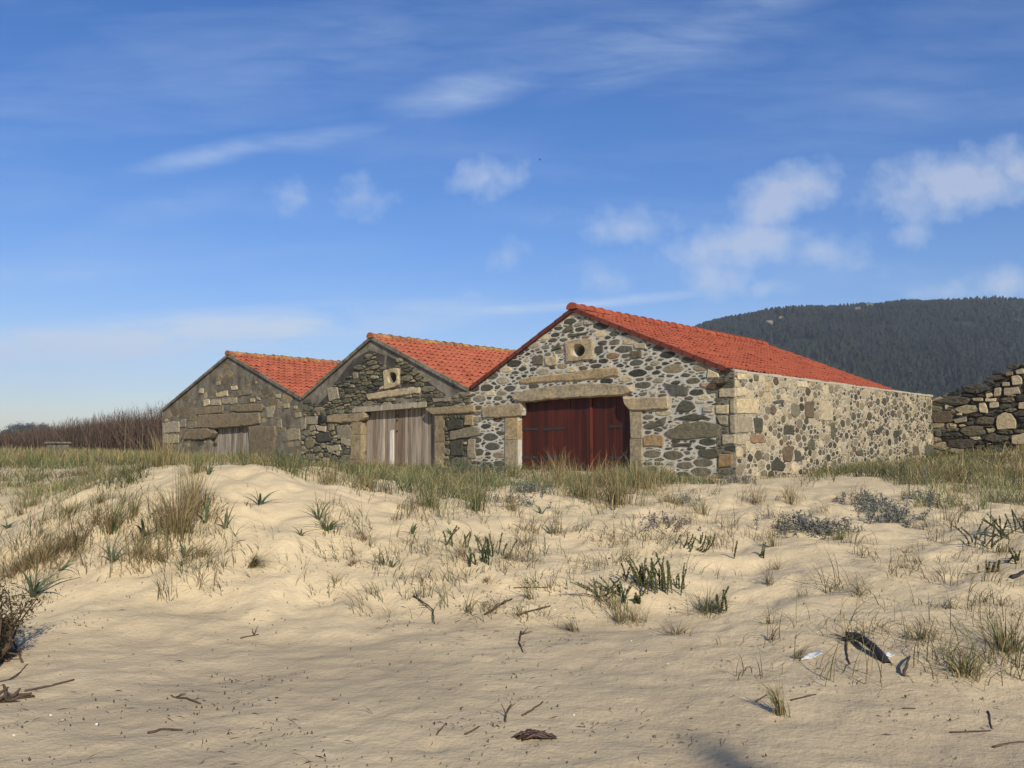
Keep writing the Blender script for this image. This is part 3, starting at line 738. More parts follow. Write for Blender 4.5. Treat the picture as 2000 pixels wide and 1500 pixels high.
mb = MB(); a = on_front(1153, 876, DREC); mb.add(*tube([Tf(a[0] + .08, a[1], -DREC + .0), Tf(a[0] + .08, a[1], -DREC + .05)], .028, 8)); mb.add(*tube([Tf(a[0] + .08, a[1], -DREC + .045), Tf(a[0] + .08, a[1] - .07, -DREC + .05), Tf(a[0] + .08, a[1] - .1, -DREC + .03)], .011, 6))
mb.build('handle', M_IRON, dr)
# long side wall
dE = on_side(1765, 763)[0]; dW, zW = on_side(1822, 774)
zS0 = on_side(1439, 725)[1]; zS1 = zW
outS = [(0, BASEZ), (dW, BASEZ), (dW, zS1), (0, zS0)]
plS = [slope_plane((0, zS0), (dW, zS1)), (np.array((1., 0)), dW), (np.array((-1., 0)), 0)]
gS = np.random.default_rng(5)
def spoly(pts): return [on_side(*p) for p in pts]
bigS = [([(1439, 778), (1481, 780), (1480, 808), (1439, 808)], 1), ([(1439, 811), (1467, 812), (1467, 843), (1439, 846)], 3), ([(1439, 849), (1456, 848), (1456, 868), (1439, 869)], 3), ([(1439, 757), (1456, 757), (1457, 772), (1439, 775)], 1), ([(1465, 849), (1492, 848), (1492, 865), (1466, 867)], 2),
        ([(1471, 816), (1488, 818), (1488, 844), (1473, 845)], 0), ([(1504, 795), (1510, 790), (1517, 800), (1511, 812), (1504, 806)], 0), ([(1545, 787), (1560, 790), (1562, 808), (1551, 817), (1545, 810)], 0), ([(1571, 784), (1590, 783), (1588, 817), (1572, 816)], 0), ([(1530, 831), (1549, 832), (1549, 848), (1530, 848)], 0),
        ([(1509, 782), (1531, 781), (1531, 788), (1512, 789)], 0), ([(1493, 746), (1503, 745), (1504, 765), (1496, 766)], 2), ([(1471, 733), (1481, 734), (1481, 744), (1473, 744)], 0), ([(1600, 785), (1624, 783), (1626, 822), (1603, 822)], 1), ([(1520, 745), (1540, 743), (1540, 758), (1522, 759)], 1), ([(1555, 745), (1575, 744), (1576, 756), (1556, 757)], 1),
        ([(1527, 876), (1541, 868), (1549, 885), (1545, 903), (1530, 900)], 0), ([(1550, 878), (1562, 880), (1566, 900), (1553, 902)], 0), ([(1576, 865), (1584, 856), (1592, 866), (1590, 880), (1577, 878)], 0), ([(1505, 905), (1517, 892), (1530, 905), (1530, 920), (1506, 918)], 0), ([(1621, 826), (1629, 824), (1632, 852), (1623, 855)], 0),
        ([(1670, 881), (1683, 878), (1685, 890), (1672, 891)], 0), ([(1708, 842), (1722, 832), (1727, 838), (1714, 850)], 0), ([(1691, 842), (1700, 840), (1706, 850), (1694, 851)], 0), ([(1745, 842), (1755, 840), (1756, 852), (1746, 855)], 0), ([(1782, 872), (1793, 870), (1795, 890), (1783, 890)], 0), ([(1805, 870), (1820, 868), (1822, 888), (1806, 890)], 0), ([(1642, 873), (1652, 872), (1653, 889), (1643, 889)], 1), ([(1440, 728), (1456, 731), (1456, 742), (1440, 742)], 1)]
def palS(x, z, r, g):
    t = g.random(); pd = .62 if z < .6 else .42
    if x < 2.2 and z > -.2: pd = .15
    elif x < 4.5 and z > .7: pd = .25
    elif 4.5 < x < 7 and z > .9: pd = .35
    elif x > 7: pd = .70
    k = 0 if t < pd * .72 else 5 if t < pd * .72 + .24 else 1 if t < .97 else 2; c = stone_col(k, g); return c * np.array((1.04, .96, .84)) * .88 if k == 0 else c * .80
mb = MB(); wall_slab(mb, outS, [], Ts, .5, 0); fs = []
for pts, k in bigS:
    p = spoly(pts); fs.append(p); add_block(mb, chaikin(dens(p, .16, .012, gS), 1, .14), .03, stone_col(k, gS), Ts, gS, 1, .02)
rubble(mb, outS, fs, Ts, gS, [(.10, .15, .04), (.065, .10, .2), (.038, .065, .8), (.02, .036, 1.0)], 1.5, .024, .014, palS, plS, m=1, cut=2.2, tries=20000, amin=.0008, sep=.74)
mb.build('side_wall', [M_MORTS, M_STONE], h3)
# mortar coping on the side wall, hidden walls of the shed
mb = MB()
nseg = 24
for i in range(nseg):
    t0, t1 = i / nseg, (i + 1) / nseg; j0 = gS.normal(0, .006)
    p = [Wd(-.36, dW * t0, zS0 + (zS1 - zS0) * t0 - .02), Wd(.012, dW * t0, zS0 + (zS1 - zS0) * t0 - .02), Wd(.012, dW * t1, zS0 + (zS1 - zS0) * t1 - .02), Wd(-.36, dW * t1, zS0 + (zS1 - zS0) * t1 - .02)]
    q = [a + np.array((0, 0, .055 + (j0 if k in (0, 1) else j0))) for k, a in enumerate(p)]
    mb.add(*box8(p + q))
mb.build('coping', M_MORTS, h3)
def hidden_walls(parent, sL, sR, sA, zA, zL, zR, m, right=False):
    def Tb(s, z, h): return Wd(s, LEN - .2 + h, z)
    mb = MB(); wall_slab(mb, [(sL + .02, BASEZ), (sR - .02, BASEZ), (sR - .02, zR - .12), (sA, zA - .14), (sL + .02, zL - .12)], [], Tb, .4); mb.build('gable_wall', m, parent)
    mb = MB(); p = [Wd(sL + .02, .51, BASEZ), Wd(sL + .4, .51, BASEZ), Wd(sL + .4, LEN - .61, BASEZ), Wd(sL + .02, LEN - .61, BASEZ)]
    mb.add(*box8(p + [a + np.array((0, 0, zL - .15 - BASEZ)) for a in p])); mb.build('side_wall', m, parent)
hidden_walls(h3, sL3, -.51, sA3, zA3, zL3, zR3, M_MORT3)
roof(h3, sL3 + .03, zL3 - .0, sA3, zA3 + .04, sR3 - .22, zR3 + .07, dE + .1, RED3, M_TILE, M_TILE, RED3 * 1.0, lin(98, 52, 42), M_TILE, g3, course=.33, cw=.21, amp=.024)
# eave drain stones and the open ends of the gutter tiles at the corner
mb = MB()
for px_ in (1413, 1424):
    a = on_front(px_, 723); mb.add(*tube([Tf(a[0], a[1] + .0, .06), Tf(a[0], a[1] + .02, -.12)], [.055, .05], 8, cap=True), lin(60, 36, 30))
mb.build('gutter_end', M_TILE, h3)
granite('drip_stone', fpoly([(1392, 739), (1426, 738), (1424, 749), (1396, 751)]), .14, h3, g3, lin(92, 84, 70))

# ------------------------------------------------------------------ middle shed
g2 = np.random.default_rng(12)
sR2 = sL3; zR2 = on_front(918, 762)[1]
h2 = empty('stone_shed', Wd((sL2 + sR2) / 2, 0, -.8), 'middle shed of dark slate rubble with a wide grey plank door and lichened ridge', 'shed', 'three tiled stone sheds in a row')
door2 = fpoly([(706, 990), (704, 822), (713, 819), (717, 811), (714, 803), (780, 799), (835, 794), (838, 804), (850, 812), (850, 990)])
door2[0] = (door2[1][0], BASEZ); door2[-1] = (door2[-2][0], BASEZ)
oc2 = on_front(769, 738); hole2 = circle(oc2, .20, .17)
outer2 = [(sL2, BASEZ)] + door2 + [(sR2 - .003, BASEZ), (sR2 - .003, zR2), (sA2, zA2), (sL2, zL2)]
pl2 = [slope_plane((sL2, zL2), (sA2, zA2)), slope_plane((sA2, zA2), (sR2, zR2)), (np.array((-1., 0)), -sL2), (np.array((1., 0)), sR2)]
ft2 = {k: fpoly(v) for k, v in dict(
    relieving_lintel=[(717, 770), (750, 764), (800, 757), (822, 755), (822, 768), (770, 776), (724, 782), (718, 778)],
    corbel_l=[(640, 812), (700, 806), (714, 804), (718, 812), (714, 821), (700, 824), (641, 827)],
    corbel_r=[(833, 797), (880, 793), (930, 790), (930, 807), (848, 811), (838, 806)],
    jamb_l=[(688, 826), (704, 823), (705, 985), (690, 985)], jamb_r=[(851, 812), (865, 811), (868, 985), (854, 985)],
    plate=[(750, 725), (755, 722), (778, 718), (781, 720), (781, 751), (775, 756), (753, 762)], beam=[(694, 805), (833, 793), (833, 786), (700, 797)]).items()}
big2 = [([(659, 832), (680, 828), (694, 850), (690, 861), (661, 857)], 3), ([(616, 830), (638, 832), (638, 843), (622, 842)], 1), ([(638, 870), (665, 868), (668, 880), (644, 884)], 3), ([(618, 848), (645, 845), (648, 862), (622, 864)], 0), ([(601, 814), (621, 813), (622, 829), (602, 830)], 3), ([(588, 818), (599, 815), (599, 838), (589, 842)], 3),
        ([(670, 852), (688, 862), (684, 872), (666, 866)], 3), ([(880, 842), (922, 833), (937, 838), (938, 850), (905, 857), (881, 860)], 3), ([(909, 810), (925, 810), (925, 832), (909, 832)], 2), ([(872, 822), (905, 818), (905, 836), (876, 842)], 0), ([(915, 857), (930, 857), (930, 895), (914, 895)], 3), ([(880, 862), (906, 858), (906, 890), (882, 890)], 0),
        ([(640, 757), (660, 756), (664, 780), (644, 784)], 3), ([(679, 859), (686, 857), (688, 861), (681, 862)], 1), ([(900, 765), (921, 764), (921, 773), (902, 774)], 3), ([(846, 778), (880, 776), (880, 784), (848, 787)], 3), ([(742, 756), (752, 753), (752, 761), (743, 762)], 1), ([(690, 728), (700, 727), (700, 740), (691, 740)], 3)]
hole_pipe = fpoly([(624, 812), (637, 812), (638, 826), (624, 827)])
sch = [lin(92, 90, 73), lin(80, 79, 65), lin(104, 100, 81), lin(72, 71, 60), lin(114, 108, 87), lin(96, 95, 77), lin(128, 120, 95)]
def pal2(x, z, r, g):
    if g.random() < .12: return stone_col(3, g) * .85
    return sch[g.integers(0, len(sch))] * g.uniform(.85, 1.3)
def cement_zone(x, z):
    d = min(c - (n[0] * x + n[1] * z) for n, c in pl2[:2]); return d
def skip2(x, z, r):
    d = cement_zone(x, z) + .25 * math.sin(x * 3.1 + z * 2); lim = .60 if x < sA2 else .34
    return .97 if d < lim else .04
mb = MB(); wall_slab(mb, outer2, [hole2], Tf, .5, 0); fs2 = list(ft2.values()) + [hole_pipe]
for pts, k in big2:
    p = fpoly(pts); fs2.append(p); add_block(mb, chaikin(dens(p, .16, .012, g2), 1, .14), .05, stone_col(k, g2) * (.85 if k else .8), Tf, g2, 1, .02)
up2 = [p for p in outer2]
zmid = on_front(760, 800)[1]
low2 = [(sL2, BASEZ), (sR2, BASEZ), (sR2, zmid), (sL2, zmid)]; hi2 = [(sL2, zmid), (sR2, zmid), (sR2, zA2), (sL2, zA2)]
rubble(mb, hi2, fs2 + [door2], Tf, g2, [(.07, .11, .10), (.045, .075, .5), (.024, .045, 1.3)], 3.4, .014, .045, pal2, pl2, skip2, m=1, tries=12000)
rubble(mb, low2, fs2 + [door2], Tf, g2, [(.14, .24, .12), (.08, .14, .4), (.04, .08, .6)], 1.6, .022, .05, pal2, pl2[2:], None, m=1, tries=7000)
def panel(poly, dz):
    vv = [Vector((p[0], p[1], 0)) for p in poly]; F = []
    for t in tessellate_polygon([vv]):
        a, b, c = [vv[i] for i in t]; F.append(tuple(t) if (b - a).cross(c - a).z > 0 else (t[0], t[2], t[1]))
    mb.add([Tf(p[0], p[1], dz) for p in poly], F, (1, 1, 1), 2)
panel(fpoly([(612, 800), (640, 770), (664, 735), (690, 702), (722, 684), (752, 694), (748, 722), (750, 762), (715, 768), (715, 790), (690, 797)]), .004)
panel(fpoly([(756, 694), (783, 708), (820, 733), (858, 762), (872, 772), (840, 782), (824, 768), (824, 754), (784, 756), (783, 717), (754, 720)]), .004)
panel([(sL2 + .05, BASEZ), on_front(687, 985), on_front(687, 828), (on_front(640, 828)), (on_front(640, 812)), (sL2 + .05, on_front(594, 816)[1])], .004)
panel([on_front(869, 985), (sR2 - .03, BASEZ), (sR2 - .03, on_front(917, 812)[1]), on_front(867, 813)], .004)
mb.build('gable_wall', [M_MORT2, M_STONE, M_DARKGAP], h2)
OLDG = [c * .82 for c in GRAN]
granite('relieving_lintel', ft2['relieving_lintel'], .07, h2, g2, lin(164, 151, 124)); granite('corbel', ft2['corbel_l'], .08, h2, g2, lin(136, 124, 99)); granite('corbel', ft2['corbel_r'], .08, h2, g2, lin(136, 124, 98))
jamb(ft2['jamb_l'], h2, g2, col=lin(134, 122, 96)); jamb(ft2['jamb_r'], h2, g2, col=lin(134, 122, 96)); oculus(h2, ft2['plate'], hole2, g2, .08, lin(166, 154, 124))
bm_ = ft2['beam']; mb = MB(); b0, b1 = on_front(690, 806), on_front(834, 795); t0, t1 = on_front(700, 795), on_front(834, 784)
mb.add(*box8([Tf(b0[0], b0[1], -.16), Tf(b1[0], b1[1], -.16), Tf(b1[0], b1[1], .055), Tf(b0[0], b0[1], .055), Tf(b0[0], t0[1], -.16), Tf(b1[0], t1[1], -.16), Tf(b1[0], t1[1], .05), Tf(b0[0], t0[1], .05)]), lin(150, 142, 124))
mb.build('lintel', M_WOOD, h2)
GREYS = [lin(146, 134, 116), lin(132, 119, 102), lin(156, 145, 128), lin(122, 106, 88), lin(138, 130, 118), lin(112, 98, 82)]
sm2 = on_front(772, 850, DREC)[0]; top2 = lambda s: b0[1] + (b1[1] - b0[1]) * (s - b0[0]) / (b1[0] - b0[0]) + .03
s_l2 = on_front(702, 850)[0] - .1; s_r2 = on_front(853, 850)[0] + .25
d2l = planks(h2, s_l2, sm2, BASEZ, top2, DREC, M_WOOD, GREYS, g2, w=.15, gap=.02); d2r = planks(h2, sm2 + .015, s_r2, BASEZ, top2, DREC, M_WOOD, GREYS, g2, w=.15, gap=.02)
strap(d2l, 705, 716, 830, 829, DREC, .14, m=M_TWIG); strap(d2l, 705, 716, 884, 884, DREC, .14, m=M_TWIG)
for py in (812, 821, 842):
    a = on_front(776, py, DREC); mb = MB(); mb.add(*tube([Tf(a[0], a[1], -DREC - .01), Tf(a[0], a[1], -DREC + .02)], .035, 8)); mb.build('bolt_plate', M_IRON, d2l)
mb = MB(); wa = fpoly([(755, 841), (762, 839), (764, 990), (756, 990)]); zb = BASEZ
mb.add(*box8([Tf(wa[0][0], zb, -DREC + .006), Tf(wa[1][0], zb, -DREC + .006), Tf(wa[1][0], zb, -DREC + .024), Tf(wa[0][0], zb, -DREC + .024), Tf(wa[0][0], wa[0][1], -DREC + .006), Tf(wa[1][0], wa[1][1], -DREC + .006), Tf(wa[1][0], wa[1][1], -DREC + .024), Tf(wa[0][0], wa[0][1], -DREC + .024)]), lin(206, 198, 186)); mb.build('batten', M_WOOD, d2l)
a = on_front(630, 819); mb = MB(); mb.add(*tube([Tf(a[0], a[1], -.1), Tf(a[0], a[1], .10), Tf(a[0], a[1], .10), Tf(a[0], a[1], -.05)], [.15, .15, .11, .10], 14, cap=False)); mb.add(*tube([Tf(a[0], a[1], -.08), Tf(a[0], a[1], -.04)], .14, 14), (.2, .2, .2)); mb.build('drain_pipe', M_IRON, h2)
hidden_walls(h2, sL2, sR2, sA2, zA2, zL2, zR2, M_MORT2)
roof(h2, sL2 + .03, zL2, sA2, zA2 + .03, sR2 - .05, zR2 + .02, LEN, RED, M_TILE_OLD, M_RIDGE_OLD, lin(140, 84, 56), lin(118, 108, 92), M_MORT2, g2, course=.41, cw=.25)

# ------------------------------------------------------------------ left shed
g1 = np.random.default_rng(77)
sR1 = sL2; zR1 = on_front(590, 779)[1]
h1 = empty('stone_shed', Wd((sL1 + sR1) / 2, 0, -.8), 'smallest looking shed, farthest left, brown rendered gable with scattered pale stones and small grey door', 'shed', 'three tiled stone sheds in a row')
door1 = fpoly([(412, 990), (410, 858), (417, 854), (421, 846), (417, 838), (485, 832), (487, 850), (490, 990)])
door1[0] = (door1[1][0], BASEZ); door1[-1] = (door1[-2][0], BASEZ)
outer1 = [(sL1, BASEZ)] + door1 + [(sR1 - .003, BASEZ), (sR1 - .003, zR1), (sA1, zA1), (sL1, zL1)]
pl1 = [slope_plane((sL1, zL1), (sA1, zA1)), slope_plane((sA1, zA1), (sR1, zR1)), (np.array((-1., 0)), -sL1), (np.array((1., 0)), sR1)]
ft1 = {k: fpoly(v) for k, v in dict(lintel=[(388, 810), (440, 808), (508, 806), (510, 828), (480, 832), (420, 837), (386, 836)], block_a=[(385, 798), (398, 794), (437, 793), (437, 807), (384, 811)], block_b=[(452, 790), (512, 788), (519, 796), (512, 804), (452, 805)],
    corbel_l=[(359, 838), (408, 836), (420, 845), (414, 855), (400, 859), (362, 858)], jamb_r=[(487, 833), (538, 832), (542, 848), (530, 900), (492, 900)]).items()}
big1 = [([(318, 826), (350, 822), (352, 843), (319, 847)], 1), ([(352, 820), (364, 818), (364, 835), (353, 836)], 3), ([(366, 824), (384, 822), (386, 836), (368, 836)], 3), ([(399, 782), (410, 779), (411, 791), (398, 793)], 1), ([(413, 781), (431, 780), (432, 791), (414, 792)], 1), ([(434, 778), (463, 776), (464, 788), (434, 790)], 3), ([(422, 768), (445, 762), (446, 773), (424, 776)], 1),
        ([(423, 745), (431, 743), (432, 752), (424, 753)], 1), ([(451, 754), (463, 754), (464, 761), (452, 763)], 1), ([(391, 758), (398, 757), (398, 768), (391, 768)], 1), ([(467, 763), (491, 762), (491, 772), (468, 773)], 3), ([(520, 795), (537, 793), (532, 818), (524, 815)], 3), ([(542, 820), (550, 818), (552, 835), (543, 834)], 3), ([(489, 779), (498, 778), (498, 785), (490, 786)], 1),
        ([(501, 775), (509, 778), (510, 784), (503, 782)], 1), ([(554, 788), (566, 787), (565, 797), (556, 797)], 1), ([(573, 792), (581, 792), (581, 799), (574, 799)], 1), ([(560, 838), (585, 836), (588, 858), (562, 862)], 3), ([(538, 770), (549, 770), (548, 777), (539, 777)], 1), ([(320, 848), (350, 848), (350, 866), (320, 866)], 3), ([(577, 806), (588, 805), (588, 816), (578, 816)], 3)]
def pal1(x, z, r, g):
    t = g.random()
    if t < .08: return lin(160, 146, 114) * g.uniform(.7, .95)
    return [lin(110, 99, 76), lin(98, 91, 72), lin(124, 110, 82), lin(86, 82, 68), lin(132, 118, 88)][g.integers(0, 5)] * g.uniform(.85, 1.15)
def skip1(x, z, r):
    d = min(c - (n[0] * x + n[1] * z) for n, c in pl1[:2]); return .95 if d < .35 else .45
mb = MB(); wall_slab(mb, outer1, [], Tf, .5, 0); fs1 = list(ft1.values())
for pts, k in big1:
    p = fpoly(pts); fs1.append(p); add_block(mb, chaikin(dens(p, .18, .018, g1), 1, .14), .035, stone_col(k, g1) * .80, Tf, g1, 1, .02)
rubble(mb, outer1, fs1 + [door1], Tf, g1, [(.13, .24, .15), (.07, .13, .5), (.04, .07, .5)], 1.7, .03, .012, pal1, pl1, skip1, m=1, tries=9000)
mb.build('gable_wall', [M_MORT1, M_STONE], h1)
for nm, key, H in (('lintel', 'lintel', .06), ('relieving_lintel', 'block_a', .05), ('relieving_lintel', 'block_b', .05), ('corbel', 'corbel_l', .09)): granite(nm, ft1[key], H, h1, g1, lin(118, 107, 87) * g1.uniform(.9, 1.08))
granite('door_jamb', ft1['jamb_r'], .06, h1, g1, lin(112, 102, 82))
s_l1 = on_front(409, 870)[0] - .1; s_r1 = on_front(490, 870)[0] + .25; z_t1 = on_front(415, 838)[1] + .08
d1 = planks(h1, s_l1, s_r1, BASEZ, z_t1 + .1, DREC, M_WOOD, [lin(150, 142, 130), lin(136, 128, 116), lin(160, 152, 140), lin(122, 113, 102)], g1, w=.16, gap=.024)
strap(d1, 411, 424, 868, 868, DREC, .16, m=M_TWIG); strap(d1, 488, 494, 846, 846, DREC, .2, m=M_TWIG)
hidden_walls(h1, sL1, sR1, sA1, zA1, zL1, zR1, M_MORT1)
roof(h1, sL1 - .05, zL1 + .0, sA1, zA1 + .03, sR1 - .05, zR1 + .02, LEN, RED * .97, M_TILE_OLD, M_RIDGE_OLD, lin(144, 88, 56), lin(108, 96, 78), M_MORT1, g1, course=.41, cw=.25)

# ------------------------------------------------------------------ ruined dry-stone wall and its mortared stub
gr = np.random.default_rng(101)
dP = dW - .12
def on_ruin(px, py): return on_front(px, py, dP)
def Tr(s, z, h): return Wd(s, dP - h, z)
stub = [on_ruin(*p) for p in [(1822, 955), (1862, 955), (1862, 768), (1848, 772), (1835, 776), (1822, 777)]]
rw = empty('stone_wall', Tr(stub[0][0] + .3, -.5, 0), 'short mortared stub of grey wall between the cream side wall and the ruin', 'wall')
mb = MB(); wall_slab(mb, stub, [], Tr, .5)
sf = []
for pts, k in [([(1822, 804), (1852, 803), (1861, 810), (1858, 826), (1823, 825)], 0), ([(1826, 842), (1832, 838), (1841, 846), (1838, 856), (1826, 852)], 0), ([(1845, 790), (1860, 788), (1862, 800), (1847, 801)], 1)]:
    p = [on_ruin(*q) for q in pts]; sf.append(p); add_block(mb, chaikin(dens(p, .16, .012, gr), 1, .14), .06, stone_col(k, gr), Tr, gr, 1, .02)
rubble(mb, stub, sf, Tr, gr, [(.10, .17, .3), (.05, .10, .6)], 1.9, .03, .04, lambda x, z, r, g: [lin(128, 118, 94), lin(108, 102, 84), lin(142, 130, 104)][g.integers(0, 3)], (), None, m=1, tries=2500)
mb.build('stonework', [M_MORT1, M_STONE], rw)
top = [(1862, 768), (1880, 760), (1902, 752), (1925, 752), (1936, 742), (1950, 730), (1968, 722), (1985, 712), (2000, 704), (2040, 690), (2090, 676), (2140, 690), (2200, 720), (2290, 780)]
ruin = [on_ruin(*p) for p in [(1863, 960)] + top[0:] + [(2300, 960)]]
ruin = [ruin[0]] + ruin[1:]
rn = empty('ruined_wall', Tr(ruin[0][0] + 3, -.5, 0), 'crumbling dry stone wall of dark slabs, its ragged top rising to the right', 'wall')
inn = [(p[0] + (.05 if i == 0 else 0), p[1] - (.10 if 0 < i < len(ruin) - 1 else 0)) for i, p in enumerate(ruin)]
mb = MB(); wall_slab(mb, inn[::-1], [], Tr, .6)
fr = []
for pts, k in [([(1946, 828), (1948, 812), (1962, 804), (1978, 808), (1986, 822), (1984, 838), (1948, 840)], 1), ([(1976, 735), (1990, 732), (1998, 740), (1996, 752), (1978, 754)], 1), ([(1961, 757), (1990, 756), (1994, 770), (1962, 772)], 3), ([(1912, 788), (1926, 785), (1932, 800), (1928, 808), (1914, 806)], 1), ([(1932, 786), (1951, 785), (1951, 798), (1933, 799)], 1),
        ([(1975, 850), (2004, 844), (2010, 868), (1978, 868)], 1), ([(1942, 758), (1956, 756), (1957, 773), (1942, 774)], 3), ([(1926, 768), (1938, 765), (1942, 775), (1928, 777)], 1), ([(1901, 778), (1920, 776), (1921, 783), (1902, 784)], 1), ([(1924, 778), (1945, 778), (1946, 784), (1925, 784)], 1), ([(1862, 820), (1888, 814), (1889, 824), (1866, 827)], 3), ([(1964, 726), (1978, 724), (1981, 733), (1966, 735)], 2),
        ([(1984, 722), (2000, 718), (2002, 730), (1986, 731)], 3), ([(1957, 748), (1972, 746), (1974, 754), (1958, 755)], 3), ([(1868, 808), (1880, 806), (1881, 812), (1869, 813)], 1), ([(1990, 786), (2006, 784), (2006, 800), (1990, 800)], 1)]:
    p = [on_ruin(*q) for q in pts]; fr.append(p); add_block(mb, chaikin(dens(p, .16, .012, gr), 1, .14), .10, stone_col(k, gr) * (.9 if k else 1), Tr, gr, 1, .02)
def palR(x, z, r, g):
    t = g.random()
    if t < .18: return [lin(160, 148, 110), lin(150, 140, 112), lin(170, 158, 126)][g.integers(0, 3)] * g.uniform(.8, 1.1)
    return [lin(66, 64, 56), lin(80, 76, 64), lin(58, 58, 54), lin(94, 88, 70)][g.integers(0, 4)] * g.uniform(.85, 1.15)
rubble(mb, ruin, fr, Tr, gr, [(.15, .24, .15), (.08, .15, .45), (.045, .08, .6)], 2.4, .016, .09, palR, (), None, m=1, tries=9000, cut=1.25)
mb.build('stonework', [M_DARKGAP, M_STONE], rn)

# ------------------------------------------------------------------ far hill with its forest
HD = 1250.0
sky_px = [(900, 890), (1000, 845), (1120, 760), (1250, 690), (1362, 634), (1420, 619), (1480, 608), (1560, 603), (1620, 601), (1700, 597), (1780, 591), (1850, 589), (1930, 587), (2000, 586), (2150, 590), (2400, 600), (2800, 640), (3300, 740), (3700, 860)]
hx = np.array([at(p[0], HZ, HD)[0] for p in sky_px]); hz = np.array([at(*p, HD)[2] for p in sky_px]) - 7
def hill(x, y):
    t = np.clip((y - 560) / (HD - 560), 0, 1); back = np.clip((y - HD) / 900, 0, 1)
    top_ = np.interp(x, hx, hz)
    s = t * t * (3 - 2 * t) * .65 + .35 * t
    z = top_ * s * (1 - back ** 2) + 16 * fbm(x / 130, y / 130, 51, 3) * np.clip(t * 2, 0, 1) * (1 - t ** 8) * np.clip(top_ / 60, 0, 1)
    return z - 2.5
X, Y = np.meshgrid(np.linspace(-150, 2200, 150), np.concatenate([np.linspace(556, HD, 70), np.linspace(HD + 25, 2150, 20)])); Z = hill(X, Y)
i = np.arange(X.size).reshape(X.shape); Fh = np.stack([i[:-1, :-1], i[:-1, 1:], i[1:, 1:], i[1:, :-1]], -1).reshape(-1, 4)
M_HILL = mat('forest_floor', plain((.022, .028, .016), .5, .05, .3), .95, .1)
tag(mk('hill', np.stack([X, Y, Z], -1).reshape(-1, 3), Fh, M_HILL, smooth=True), 'dark forested hillside rising behind the right shed', 'hill', kind='structure')
gf = np.random.default_rng(3)
def forest():
    n = 26000; y = 580 + (HD + 30 - 580) * gf.random(n) ** .8; x = gf.uniform(60, 1000, n) * (y / HD) ** .35
    nr = 2200; y[:nr] = HD + gf.uniform(-14, 14, nr); x[:nr] = gf.uniform(200, 1000, nr)
    gap = fbm(x / 70, y / 70, 88, 3); keep = gap > -.42; x, y = x[keep], y[keep]; n = len(x)
    z = hill(x, y); hgt = gf.uniform(6, 12, n) * (1 + .5 * fbm(x / 50, y / 50, 9, 2)); rad = hgt * gf.uniform(.16, .30, n)
    # each crown: uneven stacked rings
    lev = np.array([.22, .45, .72, .92]); rr = np.array([.75, 1.0, .8, .35]); k = 6
    V = np.empty((n, 4 * k + 1, 3)); cols = np.empty((n, 4 * k + 1, 3))
    base = np.array((.018, .024, .014))[None] * gf.uniform(.7, 1.25, (n, 1)) * (1 + .5 * fbm(x / 90, y / 90, 19, 3))[:, None]; base = base * np.stack([1 + gf.normal(0, .10, n), np.ones(n), 1 + gf.normal(0, .2, n)], -1)
    for l in range(4):
        for j in range(k):
            th = 2 * math.pi * j / k + gf.random(n) * .8; q = rad * rr[l] * gf.uniform(.55, 1.25, n)
            V[:, l * k + j] = np.stack([x + q * np.cos(th), y + q * np.sin(th), z + hgt * (lev[l] + gf.normal(0, .05, n))], -1)
            cols[:, l * k + j] = base * gf.uniform(.7, 1.3, (n, 1))
    V[:, -1] = np.stack([x, y, z + hgt * 1.03], -1); cols[:, -1] = base * 1.15
    F = []
    for l in range(3):
        for j in range(k): a, b = l * k + j, l * k + (j + 1) % k; F += [(a, b, b + k), (a, b + k, a + k)]
    for j in range(k): F.append((3 * k + j, 3 * k + (j + 1) % k, 4 * k))
    F = np.array(F)[None] + (np.arange(n) * (4 * k + 1))[:, None, None]
    o = mk('forest', V.reshape(-1, 3), F.reshape(-1, 3), M_LEAF, None, cols.reshape(-1, 3))
    tag(o, 'dense dark pine and eucalyptus forest covering the far hillside', 'forest', kind='stuff')
forest()
# pale rock outcrops near the hill crest
gq = np.random.default_rng(8)
for q, (px, py, w) in enumerate(((1497, 631, 20), (1520, 622, 12), (1668, 605, 16), (1690, 598, 20), (1476, 612, 10))):
    ys = np.linspace(600, HD, 300); r = px_ray(px, py); xs = ys * r[0] / r[1]; zr = ys * r[2] / r[1]; k = int(np.argmax(hill(xs, ys) + 6 >= zr)) if (hill(xs, ys) + 6 >= zr).any() else 299
    c = np.array((xs[k], ys[k] - 12, zr[k])); wm = w * .6 / FPX * ys[k]; mb = MB(); n = 14; V = []
    for l, (zz, s) in enumerate(((-.9, 1.0), (-.1, 1.05), (.25, .8), (.42, .4))):
        for j in range(n): t = 2 * math.pi * j / n; s_ = s * gq.uniform(.75, 1.2); V.append(c + np.array((math.cos(t) * wm * .6 * s_, math.sin(t) * wm * .4 * s_, zz * wm * .5 + gq.normal(0, .06) * wm)))
    F = [(l * n + j, l * n + (j + 1) % n, (l + 1) * n + (j + 1) % n, (l + 1) * n + j) for l in range(3) for j in range(n)] + [tuple(3 * n + j for j in range(n))]
    mb.add(V, F, lin(120, 112, 98)); o = mb.build('rock_outcrop', M_STONE, loc=c)
    tag(o, ('pale rock outcrop low on the dark hillside beside the red roof', 'small pale rock just right of the larger outcrop on the hillside', 'pale rock breaking the tree line left of the hill crest', 'broad pale rock on the tree line at the hill crest', 'smallest pale rock at the left shoulder of the hill')[q], 'rock', 'rocks on the wooded hill')

